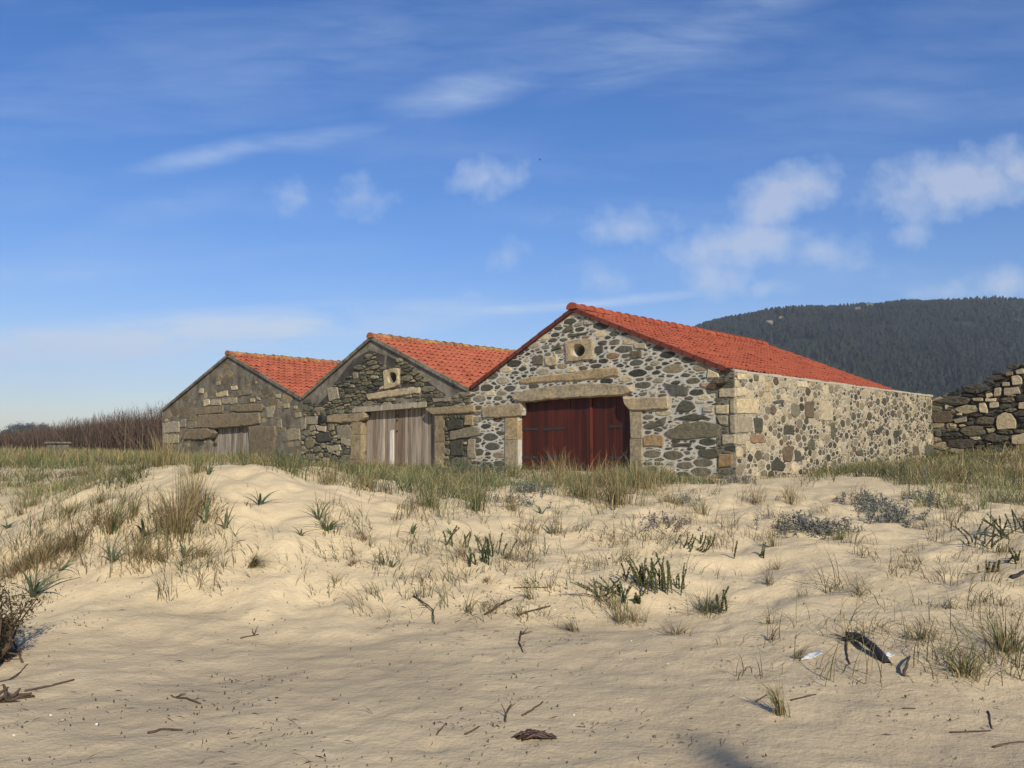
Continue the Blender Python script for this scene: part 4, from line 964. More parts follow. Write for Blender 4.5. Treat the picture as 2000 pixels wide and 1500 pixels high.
# ------------------------------------------------------------------ blades of grass
def blades(g, root, h, w, az, lean, cols, seg=3, droop=.35, curl=1.7, tip=.55):
    n = len(root); t = np.linspace(0, 1, seg + 1); L = seg + 1
    d = np.stack([np.cos(az), np.sin(az), np.zeros(n)], -1); cr = az + math.pi / 2 + g.normal(0, .9, n); c = np.stack([np.cos(cr), np.sin(cr), np.zeros(n)], -1)
    V = np.empty((n, L, 2, 3)); K = np.empty((n, L, 2, 3)); droop = np.broadcast_to(droop, (n,))
    for i, tt in enumerate(t):
        p = root + d * (h * lean * tt ** curl)[:, None]; p[:, 2] += h * (tt - droop * lean * tt ** 2.4)
        ww = w * (1 - .88 * tt ** 1.6) * .5
        V[:, i, 0] = p - c * ww[:, None]; V[:, i, 1] = p + c * ww[:, None]
        K[:, i, :] = (cols * (1 - (1 - tip) * 0) * (0.85 + .3 * tt))[:, None]
    b = (np.arange(n) * L * 2)[:, None, None]; F = np.array([(2 * i, 2 * i + 1, 2 * i + 3, 2 * i + 2) for i in range(seg)])[None] + b
    return V.reshape(-1, 3), F.reshape(-1, 4), K.reshape(-1, 3)
STRAW = np.array((.36, .275, .135)); GREEN = np.array((.115, .145, .048)); DKGR = np.array((.055, .085, .035)); BROWN = np.array((.20, .128, .072)); GLAU = np.array((.095, .138, .072)); SILV = np.array((.20, .23, .205)); OLIVE = np.array((.19, .18, .075))
def mixcol(g, n, w):
    P = np.array([STRAW, GREEN, DKGR, BROWN, OLIVE, SILV]); k = g.choice(len(w), n, p=np.array(w) / sum(w)); return P[k] * g.uniform(.7, 1.3, (n, 1))
def proj(x, y, z):
    cz = y * math.cos(PITCH) + z * math.sin(PITCH); up = -y * math.sin(PITCH) + z * math.cos(PITCH)
    return 1000 + FPX * x / cz, 750 - FPX * up / cz
lowx = [-600, 0, 90, 180, 260, 330, 420, 500, 540, 620, 700, 800, 880, 960, 1040, 1100, 1200, 1280, 1330, 1420, 1500, 1560, 1640, 1720, 1790, 1860, 1930, 2000, 2500]
lowy = [985, 970, 972, 962, 932, 912, 910, 905, 925, 945, 958, 992, 1000, 992, 980, 990, 996, 984, 956, 956, 952, 950, 946, 950, 985, 1002, 1005, 1000, 1010]
def house_mask(x, y):
    s, d = to_sd(x, y); ins = (s > sL1 - .15) & (s < .12) & (d > -.1) & (d < 15.5); ru = (s > -.1) & (s < 12) & (d > dP - .12); return ins | ru
def band_grass():
    g = np.random.default_rng(21); n = 900000
    x = g.uniform(-34, 24, n); y = 10.2 + 34 * g.random(n) ** 1.25
    ok = (np.abs(x) < y * .75 + 1) & ~house_mask(x, y); x, y = x[ok], y[ok]; z = ground(x, y)
    px, py = proj(x, y, z); lo = np.interp(px, lowx, lowy)
    edge = (lo - py) / 16 + 3.0 * fbm(x * .9, y * .9, 5, 3)
    cl = fbm(x * 1.6, y * 1.6, 71, 3)
    dn = np.clip(edge * .6 + .15, 0, 1) * np.clip(.46 + 2.3 * cl, .03, 1)
    # thin strips where the sand shows through, at the foot of the right shed
    dn = dn * np.where((px > 1380) & (px < 1620) & (py > 925), .7, 1)
    keep = g.random(len(x)) < dn * .60 * np.clip(20 / y, .5, 1.2)
    x, y, z, px = x[keep], y[keep], z[keep], px[keep]; n = len(x)
    big = fbm(x * .5, y * .5, 90, 3); h = (.24 + .22 * g.random(n)) * (1 + .9 * np.clip(big, -.5, .8)) * np.where(g.random(n) < .08, 1.7, 1)
    h = h * np.interp(px, [0, 250, 500, 900, 1000, 1250, 1400, 1600, 2000], [.75, .60, .52, .78, .70, .95, .60, .85, 1.0])
    wgt = mixcol(g, n, (5.5, 2.2, 1.4, 2.6, 3, .5)); tonal = (1 + 1.1 * np.clip(fbm(x * 1.3 + 9, y * 1.3, 47, 3), -.45, .45))[:, None]; wgt = wgt * tonal; gz = fbm(x * .8, y * .8, 33, 3)
    gr_ = np.clip(gz * 4.5 + np.interp(px, [0, 250, 450, 900, 1050, 1400, 1550, 2000], [.4, .45, .75, .75, .5, .4, .85, .6]), 0, 1)[:, None]; cols = wgt * (1 - gr_ * .8) + mixcol(g, n, (.6, 4, 3.4, .2, 1.5, .3)) * tonal * gr_ * .8
    az = g.uniform(0, 6.28, n); lean = np.abs(g.normal(.70, .42, n))
    root = np.stack([x, y, z - .03], -1)
    V, F, K = blades(g, root, h, g.uniform(.008, .016, n) * np.clip(y / 18, .8, 1.6), az, lean, cols)
    tag(mk('dune_grass', V, F, M_LEAF, None, K), 'thick straw and green dune grass growing along the foot of the sheds', 'grass', kind='stuff')
band_grass()
def far_grass():
    g = np.random.default_rng(22); n = 260000
    x = -g.random(n) * 75 + 4; y = 24 + 66 * g.random(n) ** 1.2
    ok = (x > -y * .72 - 3) & (x < -y * .28) & ~house_mask(x, y); x, y = x[ok], y[ok]
    cl = fbm(x * .7, y * .7, 72, 3); keep = g.random(len(x)) < np.clip(.7 + 1.2 * cl, .1, 1); x, y = x[keep], y[keep]; z = ground(x, y); n = len(x)
    h = (.24 + .20 * g.random(n)) * (1 + .8 * fbm(x * .25, y * .25, 14, 3)); cols = mixcol(g, n, (5, 2.2, .9, 1.2, 3.2, .3)); gz = np.clip(fbm(x * .3, y * .3, 35, 3) * 2 + .3, 0, 1)[:, None]
    cols = cols * (1 - .5 * gz) + GREEN * 1.15 * .5 * gz
    V, F, K = blades(g, np.stack([x, y, z - .03], -1), h, g.uniform(.02, .04, n) * np.clip(y / 45, .7, 1.6), g.uniform(0, 6.28, n), np.abs(g.normal(.3, .25, n)), cols, seg=2)
    tag(mk('meadow_grass', V, F, M_LEAF, None, K), 'pale rough meadow grass on the flat ground left of the sheds', 'grass', kind='stuff')
far_grass()
def sparse_grass():
    g = np.random.default_rng(23); cx = []; cy = []
    zones = [(1300, 2050, 955, 1130, 90), (1450, 2050, 1100, 1330, 46), (620, 1320, 990, 1110, 90), (700, 1320, 1090, 1220, 50), (300, 700, 1040, 1180, 24), (0, 420, 985, 1120, 120), (-40, 120, 1090, 1160, 20), (1780, 2060, 1180, 1330, 26), (380, 700, 960, 1120, 10)]
    for x0, x1, y0, y1, m in zones:
        for _ in range(int(m * 1.0)):
            p = ground_px(g.uniform(x0, x1), y0 + (y1 - y0) * g.random() ** 1.2); cx.append(p[0]); cy.append(p[1])
    cx = np.array(cx); cy = np.array(cy); m = len(cx); per = g.integers(3, 26, m); idn = np.repeat(np.arange(m), per); n = len(idn)
    sp = g.uniform(.02, .16, m)[idn]; x = cx[idn] + g.normal(0, 1, n) * sp; y = cy[idn] + g.normal(0, 1, n) * sp; z = ground(x, y)
    hc = g.uniform(.10, .38, m)[idn]; tone = g.choice(3, m, p=(.5, .3, .2))[idn]
    cols = np.where((tone == 0)[:, None], mixcol(g, n, (4, 1, .3, 3, 2, .1)), np.where((tone == 1)[:, None], mixcol(g, n, (1, 3, 1.5, .5, 2, .1)), mixcol(g, n, (1, .2, .5, 4, .5, .1)))) * .85
    azc = g.uniform(0, 6.28, m)[idn] + g.normal(0, .7, n)
    V, F, K = blades(g, np.stack([x, y, z - .01], -1), hc * g.uniform(.5, 1.3, n), g.uniform(.0045, .0085, n), azc, np.abs(g.normal(.9, .45, n)), cols, seg=4, droop=.42)
    tag(mk('sparse_grass', V, F, M_LEAF, None, K), 'thin wispy blades scattered over the open dune sand', 'grass', kind='stuff')
sparse_grass()
def plant_litter():
    g = np.random.default_rng(24); zones = [(0, 520, 1080, 1500, 330), (500, 1000, 1060, 1500, 330), (900, 1450, 1080, 1500, 360), (1400, 2000, 1050, 1500, 300), (850, 1200, 1150, 1260, 140), (300, 500, 1330, 1420, 50)]
    V = []; F = []; K = []; o = 0
    pts = []
    for x0, x1, y0, y1, m in zones:
        nc = max(3, m // 14); cc = [(g.uniform(x0, x1), y0 + (y1 - y0) * g.random(), g.uniform(10, 90)) for _ in range(nc)]
        for _ in range(m):
            if g.random() < .3: pts.append((g.uniform(x0, x1), y0 + (y1 - y0) * g.random()))
            else: c = cc[g.integers(0, nc)]; pts.append((c[0] + g.normal(0, 1) * c[2], min(1520, max(1040, c[1] + g.normal(0, .3) * c[2]))))
    for q in pts:
        p = ground_px(*q); L_ = g.uniform(.006, .020) if g.random() < .72 else g.uniform(.03, .09); t = g.uniform(0, 6.28); w = L_ * g.uniform(.3, .7) if L_ < .025 else g.uniform(.003, .006)
        d = np.array((math.cos(t), math.sin(t), g.normal(0, .12))); n_ = np.array((-d[1], d[0], 0)); up = np.array((0, 0, w * .8))
        a, b = p - d * L_ / 2, p + d * L_ / 2; a[2] = ground(a[0], a[1]) + w * .2; b[2] = ground(b[0], b[1]) + w * .3 + (g.random() < .3) * L_ * .4; c = (a + b) / 2 + up + n_ * L_ * g.normal(0, .08)
        V += [a, c + n_ * w / 2, b, c - n_ * w / 2, c + up]; F += [(o, o + 1, o + 4), (o + 1, o + 2, o + 4), (o + 2, o + 3, o + 4), (o + 3, o, o + 4)]; o += 5
        K += [np.array((.07, .048, .032)) * g.uniform(.5, 2.2)] * 5
    tag(mk('plant_litter', np.array(V), np.array(F), M_LEAF, None, np.array(K)), 'small dark crumbs of dead plant strewn over the sand', 'plant litter', kind='stuff')
plant_litter()

# ------------------------------------------------------------------ far thicket and trees on the left
def thicket():
    g = np.random.default_rng(26); n = 34000; t = g.random(n) ** .8
    a = at(345, HZ, 46)[:2]; b = at(-120, HZ, 84)[:2]; dirv = (b - a) / np.linalg.norm(b - a); nrm = np.array((-dirv[1], dirv[0])); nrm = nrm if nrm[1] > 0 else -nrm
    p = a[None] + (b - a)[None] * t[:, None] + nrm[None] * (g.random(n) * 7)[:, None]; x, y = p[:, 0], p[:, 1]; z = ground(x, y)
    top_ = np.interp(t, [0, .08, .3, .5, .75, 1], [3.1, 3.0, 2.5, 1.95, 1.6, 1.35]) * (1 + .10 * fbm(x * .5, y * .5, 4, 3))
    h = top_ * (1 - .45 * g.random(n) ** 2.2); base = np.array((.112, .078, .060)); cols = base * g.uniform(.55, 1.5, (n, 1)); pale = g.random(n) < .12; cols[pale] = np.array((.22, .17, .12)) * g.uniform(.6, 1.1, (pale.sum(), 1)); gn = g.random(n) < .07; cols[gn] = np.array((.05, .06, .03))
    V, F, K = blades(g, np.stack([x, y, z], -1), h, g.uniform(.02, .055, n), g.uniform(0, 6.28, n), np.abs(g.normal(.26, .18, n)), cols, seg=3, curl=1.3)
    # finer side shoots
    k = g.integers(0, n, 40000); tt = g.uniform(.35, .95, 40000); r2 = np.stack([x[k], y[k], z[k] + h[k] * tt], -1)
    V2, F2, K2 = blades(g, r2, g.uniform(.2, .55, 40000), g.uniform(.012, .03, 40000), g.uniform(0, 6.28, 40000), np.abs(g.normal(.5, .3, 40000)), cols[k] * g.uniform(.8, 1.2, (40000, 1)), seg=2)
    tag(mk('thicket', np.concatenate([V, V2]), np.concatenate([F, F2 + len(V)]) if False else np.concatenate([np.concatenate([F]), np.concatenate([F2 + len(V)])]), M_LEAF, None, np.concatenate([K, K2])), 'long bank of bare purple brown stems behind the meadow', 'thicket', kind='stuff')
thicket()
def leaf_cloud(g, c, rad, n, size, cols, flat=1.0):
    """many small leaf faces in lumpy clusters through a crown"""
    nc = max(5, n // 90); cc = g.normal(0, .45, (nc, 3)); cc = cc / np.maximum(1, np.linalg.norm(cc, axis=1))[:, None]; k = g.integers(0, nc, n)
    p = cc[k] + g.normal(0, .22, (n, 3)); p = p * np.array(rad) + np.array(c); a = g.normal(size=(n, 3)); a /= np.linalg.norm(a, axis=1)[:, None]; b = np.cross(a, g.normal(size=(n, 3))); b /= np.linalg.norm(b, axis=1)[:, None]
    s = g.uniform(.6, 1.3, n)[:, None] * size
    V = np.stack([p - a * s, p + b * s * .45, p + a * s, p - b * s * .45], 1).reshape(-1, 3); F = np.arange(4 * n).reshape(-1, 4)
    tone = g.uniform(.7, 1.3, nc)[k]; K = np.repeat(cols[g.integers(0, len(cols), n)] * (tone * g.uniform(.75, 1.25, n))[:, None], 4, axis=0)
    return V, F, K
gt = np.random.default_rng(15)
for px, tp, rw_, d, lab in ((42, 822, 26, 1000, 'hazy round tree standing tallest beyond the brown thicket'), (75, 823, 28, 1015, 'hazy round tree on the right of the far clump, sloping to the right'), (12, 838, 12, 1030, 'low hazy tree at the far left end of the clump'), (100, 836, 14, 1040, 'low hazy tree at the right end of the far clump')):
    p = at(px, HZ, d); p[2] = -.6; top_ = at(px, tp, d)[2] + .6; r = rw_ / FPX * d * 1.25
    e = empty('far_tree', p, lab, 'tree', 'trees far beyond the thicket')
    mb = MB(); mb.add(*tube([p, p + np.array((.1, 0, top_ * .35)), p + np.array((-.1, .1, top_ * .7))], [.9, .7, .3], 7), (.08, .06, .05))
    for j in range(5): t = gt.uniform(0, 6.28); mb.add(*tube([p + np.array((0, 0, top_ * .35)), p + np.array((math.cos(t) * r * .5, math.sin(t) * r * .5, top_ * .7))], [.14, .05], 5), (.08, .06, .05))
    mb.build('trunk', M_TWIG, e)
    V, F, K = leaf_cloud(gt, p + np.array((0, 0, top_ * .64)), (r * .72, r * .72, top_ * .26), 6000, .75, np.array([(.045, .06, .03), (.035, .05, .026), (.06, .07, .035)]))
    mk('crown', V, F, M_LEAF, e, K)
# little concrete hut / block in the meadow
p0 = at(112, 893, 40); gd = ground(p0[0], p0[1]); cb = empty('concrete_block', (p0[0], p0[1], gd), 'small grey concrete box half sunk in the meadow by the thicket', 'concrete box')
mb = MB(); ca, sa = math.cos(-.5), math.sin(-.5); rot = lambda x, y, z: np.array((p0[0] + x * ca - y * sa, p0[1] + x * sa + y * ca, gd + z))
for (x0, x1, y0, y1, z0, z1) in ((-.42, .42, -.3, .3, -.2, .52),): mb.add(*box8([rot(x0, y0, z0), rot(x1, y0, z0), rot(x1, y1, z0), rot(x0, y1, z0), rot(x0 + .02, y0 + .02, z1), rot(x1 - .02, y0 + .02, z1), rot(x1 - .02, y1 - .02, z1), rot(x0 + .02, y1 - .02, z1)]), (1, 1, 1))
mb.build('body', M_MORT1, cb); mb = MB(); mb.add(*box8([rot(-.48, -.36, .522), rot(.48, -.36, .522), rot(.48, .36, .522), rot(-.48, .36, .522), rot(-.46, -.34, .60), rot(.46, -.34, .60), rot(.46, .34, .60), rot(-.46, .34, .60)])); mb.build('lid', M_MORT2, cb)

# ------------------------------------------------------------------ single plants
def size_m(px_len, p): return px_len / FPX * p[1]
def tuft(px, py, hpx, label, w=(3, 2, 1, 1, 2, 0), n=90, spread=.16, lean=.45, az=None, name='grass_tuft', cat='grass tuft', group='grass tufts on the dune', seed=0, bw=.006, azs=.8):
    g = np.random.default_rng(900 + seed); p = ground_px(px, py); h = size_m(hpx, p)
    rr = np.abs(g.normal(0, 1, n)) * spread * h; th = g.uniform(0, 6.28, n); x = p[0] + rr * np.cos(th); y = p[1] + rr * np.sin(th); z = ground(x, y) - .015
    a = th + g.normal(0, .5, n) if az is None else az + g.normal(0, azs, n)
    hh = h * g.uniform(.4, 1.12, n)
    V, F, K = blades(g, np.stack([x, y, z], -1), hh, g.uniform(.7, 1.3, n) * bw, a, np.abs(g.normal(lean, lean * .55, n)), mixcol(g, n, w), seg=4, droop=.4)
    return tag(mk(name, V, F, M_LEAF, None, K, loc=p), label, cat, group)
DRY = (3, .3, .2, 4, 1, 0); GRN = (1, 4, 2, .4, 2, 0); MIX = (3, 2, .8, 1.5, 2, 0)
k = 0
for a in [
    (345, 1045, 112, 'tall reddish straw tuft, the biggest on the left dune slope', (3, .6, .3, 4, 1.5, 0), 330, .26, .42),
    (375, 1000, 110, 'upright straw tuft rising behind the biggest reddish tuft', (4, 1, .3, 1.5, 2, 0), 150, .14, .22),
    (215, 1042, 92, 'olive tuft left of the biggest reddish tuft on the slope', (2, 2, 1, 2, 2, 0), 110, .14, .35),
    (262, 1010, 55, 'thin upright tuft on the sand above the olive tuft', (3, 2, .5, 1, 2, 0), 40, .10, .3),
    (148, 1072, 72, 'dark wiry tuft with spreading stems near the left slope edge', (1, .8, 1, 4, 1, 0), 100, .16, .65),
    (85, 1098, 60, 'wide brown matted tuft low on the left slope', DRY, 220, .5, .55),
    (30, 1120, 50, 'brown matted tuft at the left frame edge above the shrub', DRY, 160, .5, .6),
    (270, 1092, 62, 'pale brown tuft below the biggest reddish tuft', (4, .6, .3, 3, 2, 0), 200, .45, .5),
    (310, 1100, 40, 'small dry tuft beside strap leaves under the reddish tuft', DRY, 90, .4, .5),
    (395, 1090, 36, 'small rusty tuft at the right foot of the reddish tuft', DRY, 70, .3, .6),
    (930, 1000, 72, 'fresh green tuft standing at the sand edge before the grey doors', GRN, 120, .13, .3),
    (835, 990, 66, 'dense olive clump with dark base at the sand edge left of the fresh tuft', (2, 2.5, 2.5, 1.5, 2, 0), 220, .30, .35),
    (1000, 1000, 50, 'loose straw tuft between the fresh tuft and the red door', MIX, 80, .25, .4),
    (1205, 985, 96, 'big rusty green clump in front of the right half of the red door', (2, 1.5, 1.5, 3, 2, 0), 340, .34, .42),
    (1140, 975, 86, 'tall thin straw tuft in front of the red door', (4, 1.5, .5, 1, 2, 0), 130, .22, .35),
    (1090, 945, 78, 'straw tuft against the left half of the red door', (4, 1.2, .5, 1.4, 2, 0), 120, .22, .35),
    (1255, 955, 72, 'golden green tuft under the right jamb of the red door', (3, 2.5, .8, .6, 2, 0), 190, .25, .35),
    (1308, 982, 34, 'pale golden cushion of grass right of the rusty clump', (6, .5, .1, .2, 2, 0), 190, .6, .7),
    (1383, 1200, 62, 'dark green tuft with arching blades below the spurges', (1.5, 3, 2.5, 1.5, 2, 0), 130, .25, .7),
    (1212, 1218, 66, 'thin straw tuft below the fingered spurge', (3, 1.6, .6, 1.5, 2, 0), 60, .18, .35),
    (1240, 1215, 40, 'frail yellowish tuft beside the thin straw tuft', (4, 1, .2, 1.5, 2, 0), 70, .45, .5),
    (1880, 1318, 84, 'long bladed tuft at the lower right near the curved hose', (3, 2, .8, 1.5, 2, 0), 110, .28, .75),
    (1965, 1275, 92, 'tall arching tuft against the right frame edge', (3, 2, 1, 1.5, 2, 0), 120, .28, .6),
    (1800, 1250, 60, 'brown tuft between the hose and the long bladed tuft', (3, 1.2, .6, 2.5, 2, 0), 70, .25, .6),
    (1520, 1112, 46, 'single thin tuft of bent stems on the open sand', (1, 2, 1, 2, 2, 0), 24, .12, .9),
    (1680, 1165, 46, 'loose dark tuft of bent stems right of middle', (1, 2, 1, 2, 2, 0), 30, .2, .9),
    (1510, 1070, 55, 'upright pale straw tuft right of the snaking spurge', (5, 1, .3, 1, 2, 0), 50, .12, .25),
    (1640, 1055, 30, 'low green tuft at the foot of the grey sea holly', GRN, 60, .3, .5),
    (905, 1092, 48, 'rusty dry tuft lying left of the upright spurges', (2, .2, .1, 5, .6, 0), 90, .4, .8),
    (950, 1140, 24, 'small rusty tuft on bare sand under the upright spurges', (1, .2, .3, 5, .6, 0), 40, .2, .8),
    (710, 1058, 30, 'pale dead tuft bent over right of the green strap leaves', (3, .2, .1, 4, .6, 0), 60, .3, .9),
    (690, 1105, 26, 'pinkish dead tuft in the middle of the slope', (2, .2, .1, 5, .6, 0), 40, .25, .9),
    (655, 1140, 34, 'thin dead tuft with trailing stems low on the slope', (2, .3, .3, 4, .6, 0), 34, .2, .9),
    (1325, 1240, 44, 'dry straw tuft on the lower sand below the dark tuft', DRY, 50, .3, .8),
    (1075, 1150, 40, 'bare reddish stems on the sand above the driftwood', (1, .3, .4, 5, .6, 0), 22, .2, .7),
    (1370, 1005, 48, 'straw tuft on the sandy path edge below the right corner', (4, 1.5, .4, 1, 2, 0), 70, .3, .4),
    (1475, 985, 50, 'brown upright tuft below the corner of the right shed', (2, 1, 1, 3, 2, 0), 80, .3, .35),
    (1545, 985, 58, 'tall straw tuft on the sand before the cream wall', (4, 1, .4, 1.4, 2, 0), 90, .22, .35),
    (1390, 945, 40, 'grey brown tuft against the foot of the shed corner', (2, 1, 1, 3, 2, 1), 110, .5, .4),
    (60, 990, 34, 'olive tuft along the hollow at the far left', MIX, 140, .6, .5),
    (130, 1005, 40, 'olive tuft on the rim of the hollow at left', MIX, 150, .5, .5),
    (195, 985, 36, 'dark olive tuft on the upper rim of the left hollow', (2, 2, 2, 1.5, 2, 0), 130, .5, .5),
    (255, 945, 50, 'green tuft topping the left end of the sand crest', GRN, 130, .4, .45),
    (320, 910, 78, 'tall golden tuft on the crest before the small left shed', (5, 1.5, .8, .8, 2, 0), 170, .3, .3),
    (385, 925, 52, 'bluish green tuft on the crest right of the golden tuft', (1.5, 4, 2.5, .4, 2, 0), 140, .35, .4),
    (470, 905, 62, 'dark green tuft on the crest below the small grey door', (1, 4, 3, .4, 1.5, 0), 160, .4, .35),
    (570, 925, 64, 'dark green tuft right of the bare sand peak', (1, 4, 3, 1, 1.5, 0), 170, .4, .35),
    (640, 945, 56, 'olive tuft on the crest below the left jamb of the plank door', MIX, 150, .4, .35),
    (720, 955, 52, 'mixed tuft on the crest in front of the plank door', MIX, 150, .4, .35)]:
    tuft(*a[:4], w=a[4], n=a[5], spread=a[6], lean=a[7], seed=k, bw=.0055 if a[2] < 70 else .007); k += 1
tuft(492, 1108, 50, 'fan of dry green blades sweeping to the right on bare sand', (2, 2.5, 1.5, 1.5, 2, 0), 120, .10, 1.0, az=-.5, seed=60, azs=.45)
tuft(1525, 1398, 86, 'lone straw tuft leaning left on the lower right sand', (5, .8, .1, 1.2, 2, 0), 60, .10, .45, az=2.7, seed=61, azs=.7)
tuft(985, 1092, 30, 'pale fan of dead blades right of the upright spurges', (4, .4, .1, 3, 1, 0), 60, .12, 1.2, az=-.2, seed=62, azs=.4)
tuft(1120, 1235, 46, 'wispy grey green blades sweeping left above the dark sand', (2, 2, 1, 1.5, 2, .5), 70, .25, 1.0, az=3.3, seed=63, azs=.5)

def strap_plant(px, py, hpx, label, n=7, w=.028, lean=.6, seed=0, az=None, brown=.1):
    g = np.random.default_rng(300 + seed); p = ground_px(px, py); h = size_m(hpx, p) * 1.22; w = w * 1.1; th = np.linspace(0, 6.28, n, endpoint=False) + g.normal(0, .4, n) if az is None else az + g.normal(0, .6, n)
    root = np.tile(p, (n, 1)) + np.stack([np.cos(th), np.sin(th), np.zeros(n)], -1) * .012; root[:, 2] -= .01
    col = np.where((g.random(n) < brown)[:, None], BROWN * 1.2, GLAU) * g.uniform(.75, 1.25, (n, 1))
    V, F, K = blades(g, root, h * g.uniform(.65, 1.15, n), g.uniform(.8, 1.2, n) * w, th, np.abs(g.normal(lean, lean * .5, n)), col, seg=6, droop=.5, curl=1.5)
    return tag(mk('strap_leaved_plant', V, F, M_LEAF, None, K, loc=p), label, 'plant', 'strap leaved plants on the sand')
for j, a in enumerate([
    (508, 988, 40, 'spread strap leaves alone on bare sand below the sand peak', 7, .030, .9), (440, 1038, 46, 'upright fork of strap leaves right of the reddish tuft', 5, .032, .3), (640, 1042, 36, 'lush green strap leaves, the fullest plant on the middle slope', 20, .022, 1.0),
    (622, 1018, 44, 'grey green strap leaves just above the fullest plant', 12, .020, .7), (588, 1048, 26, 'withered strap leaves curling left of the fullest plant', 6, .020, .9), (220, 1100, 44, 'blue green strap leaves at the sand edge below the olive tuft', 8, .030, .5), (280, 1050, 52, 'strap leaves leaning left of the biggest reddish tuft', 6, .032, .7),
    (362, 1092, 30, 'green strap leaves under the biggest reddish tuft', 7, .028, .8), (400, 1025, 46, 'strap leaves poking from the right of the reddish tuft', 6, .028, .6), (65, 1168, 62, 'large blue green strap leaves on the far left slope', 11, .036, .8), (118, 1120, 36, 'strap leaves with a white scrap left of the slope middle', 6, .026, .8),
    (765, 1108, 28, 'small twin strap leaves low on the middle slope', 4, .026, .7), (1020, 1033, 20, 'small V of strap leaves on sand above the spurges', 2, .030, .8), (1058, 1004, 24, 'short strap leaves left of the rusty clump', 3, .028, .5), (15, 1034, 22, 'low strap leaves at the left frame edge', 9, .028, .9),
    (1075, 1045, 24, 'loose strap leaves in the sand below the red door', 5, .024, .9), (805, 1045, 26, 'strap leaves on the slope below the olive clump', 5, .024, .6), (1198, 998, 20, 'small strap leaf leaning by the sandy path', 2, .030, .9), (880, 1045, 18, 'two stubby strap leaves left of middle sand', 3, .024, .7),
    (475, 905, 34, 'strap leaves on the crest beside the dark green tuft', 8, .03, .5), (545, 915, 40, 'upright strap leaves just right of the sand peak', 9, .03, .4), (408, 930, 32, 'strap leaves drooping over the crest left of the sand peak', 6, .03, .7)]):
    strap_plant(*a, seed=j)

def spurge(px, py, hpx, label, stems=10, width=60, seed=0, bend=.25, tone=GREEN * .75, lean=None, reddish=False):
    g = np.random.default_rng(500 + seed); p = ground_px(px, py); h = size_m(hpx, p); wd = size_m(width, p) / 2
    e = empty('spurge_plant', p, label, 'plant', 'fingered spurges on the sand')
    for s in range(stems):
        x, y = p[0] + g.uniform(-1, 1) * wd, p[1] + g.uniform(-1, 1) * wd * .6; z = ground(x, y) - .02; hh = h * g.uniform(.6, 1.1); dx, dy = (g.normal(0, bend, 2) if lean is None else (lean + g.normal(0, .25), g.normal(0, .2)))
        t = np.linspace(0, 1, 6); path = np.stack([x + dx * hh * (t ** .6 if lean else t ** 1.6), y + dy * hh * t, z + hh * (t if lean is None else t ** 1.8)], -1)
        mb = MB(); mb.add(*tube(path, np.linspace(.0055, .003, 6), 5), (.16, .11, .06) if reddish else (.14, .13, .06)); st = mb.build('stem', M_LEAF, e)
        m = int(70 + 130 * hh); tl = g.uniform(.12, 1.0, m); pt = np.stack([np.interp(tl, t, path[:, i]) for i in range(3)], -1); ax = path[-1] - path[0]; ax /= np.linalg.norm(ax)
        ph = np.arange(m) * 2.4 + g.normal(0, .3, m); a1 = np.cross(ax, (.3, .5, .2)); a1 /= np.linalg.norm(a1); a2 = np.cross(ax, a1)
        rad = np.cos(ph)[:, None] * a1 + np.sin(ph)[:, None] * a2; ln = g.uniform(.015, .026, m)[:, None]; dr = rad * .62 + ax * .78; sd = np.cross(dr, rad); sd /= np.linalg.norm(sd, axis=1)[:, None] + 1e-9
        V = np.stack([pt, pt + dr * ln * .55 + sd * ln * .28, pt + dr * ln, pt + dr * ln * .55 - sd * ln * .28], 1).reshape(-1, 3); c = tone * g.uniform(.7, 1.35, (m, 1))
        mk('foliage', V, np.arange(4 * m).reshape(-1, 4), M_LEAF, st, np.repeat(c, 4, axis=0))
    return e
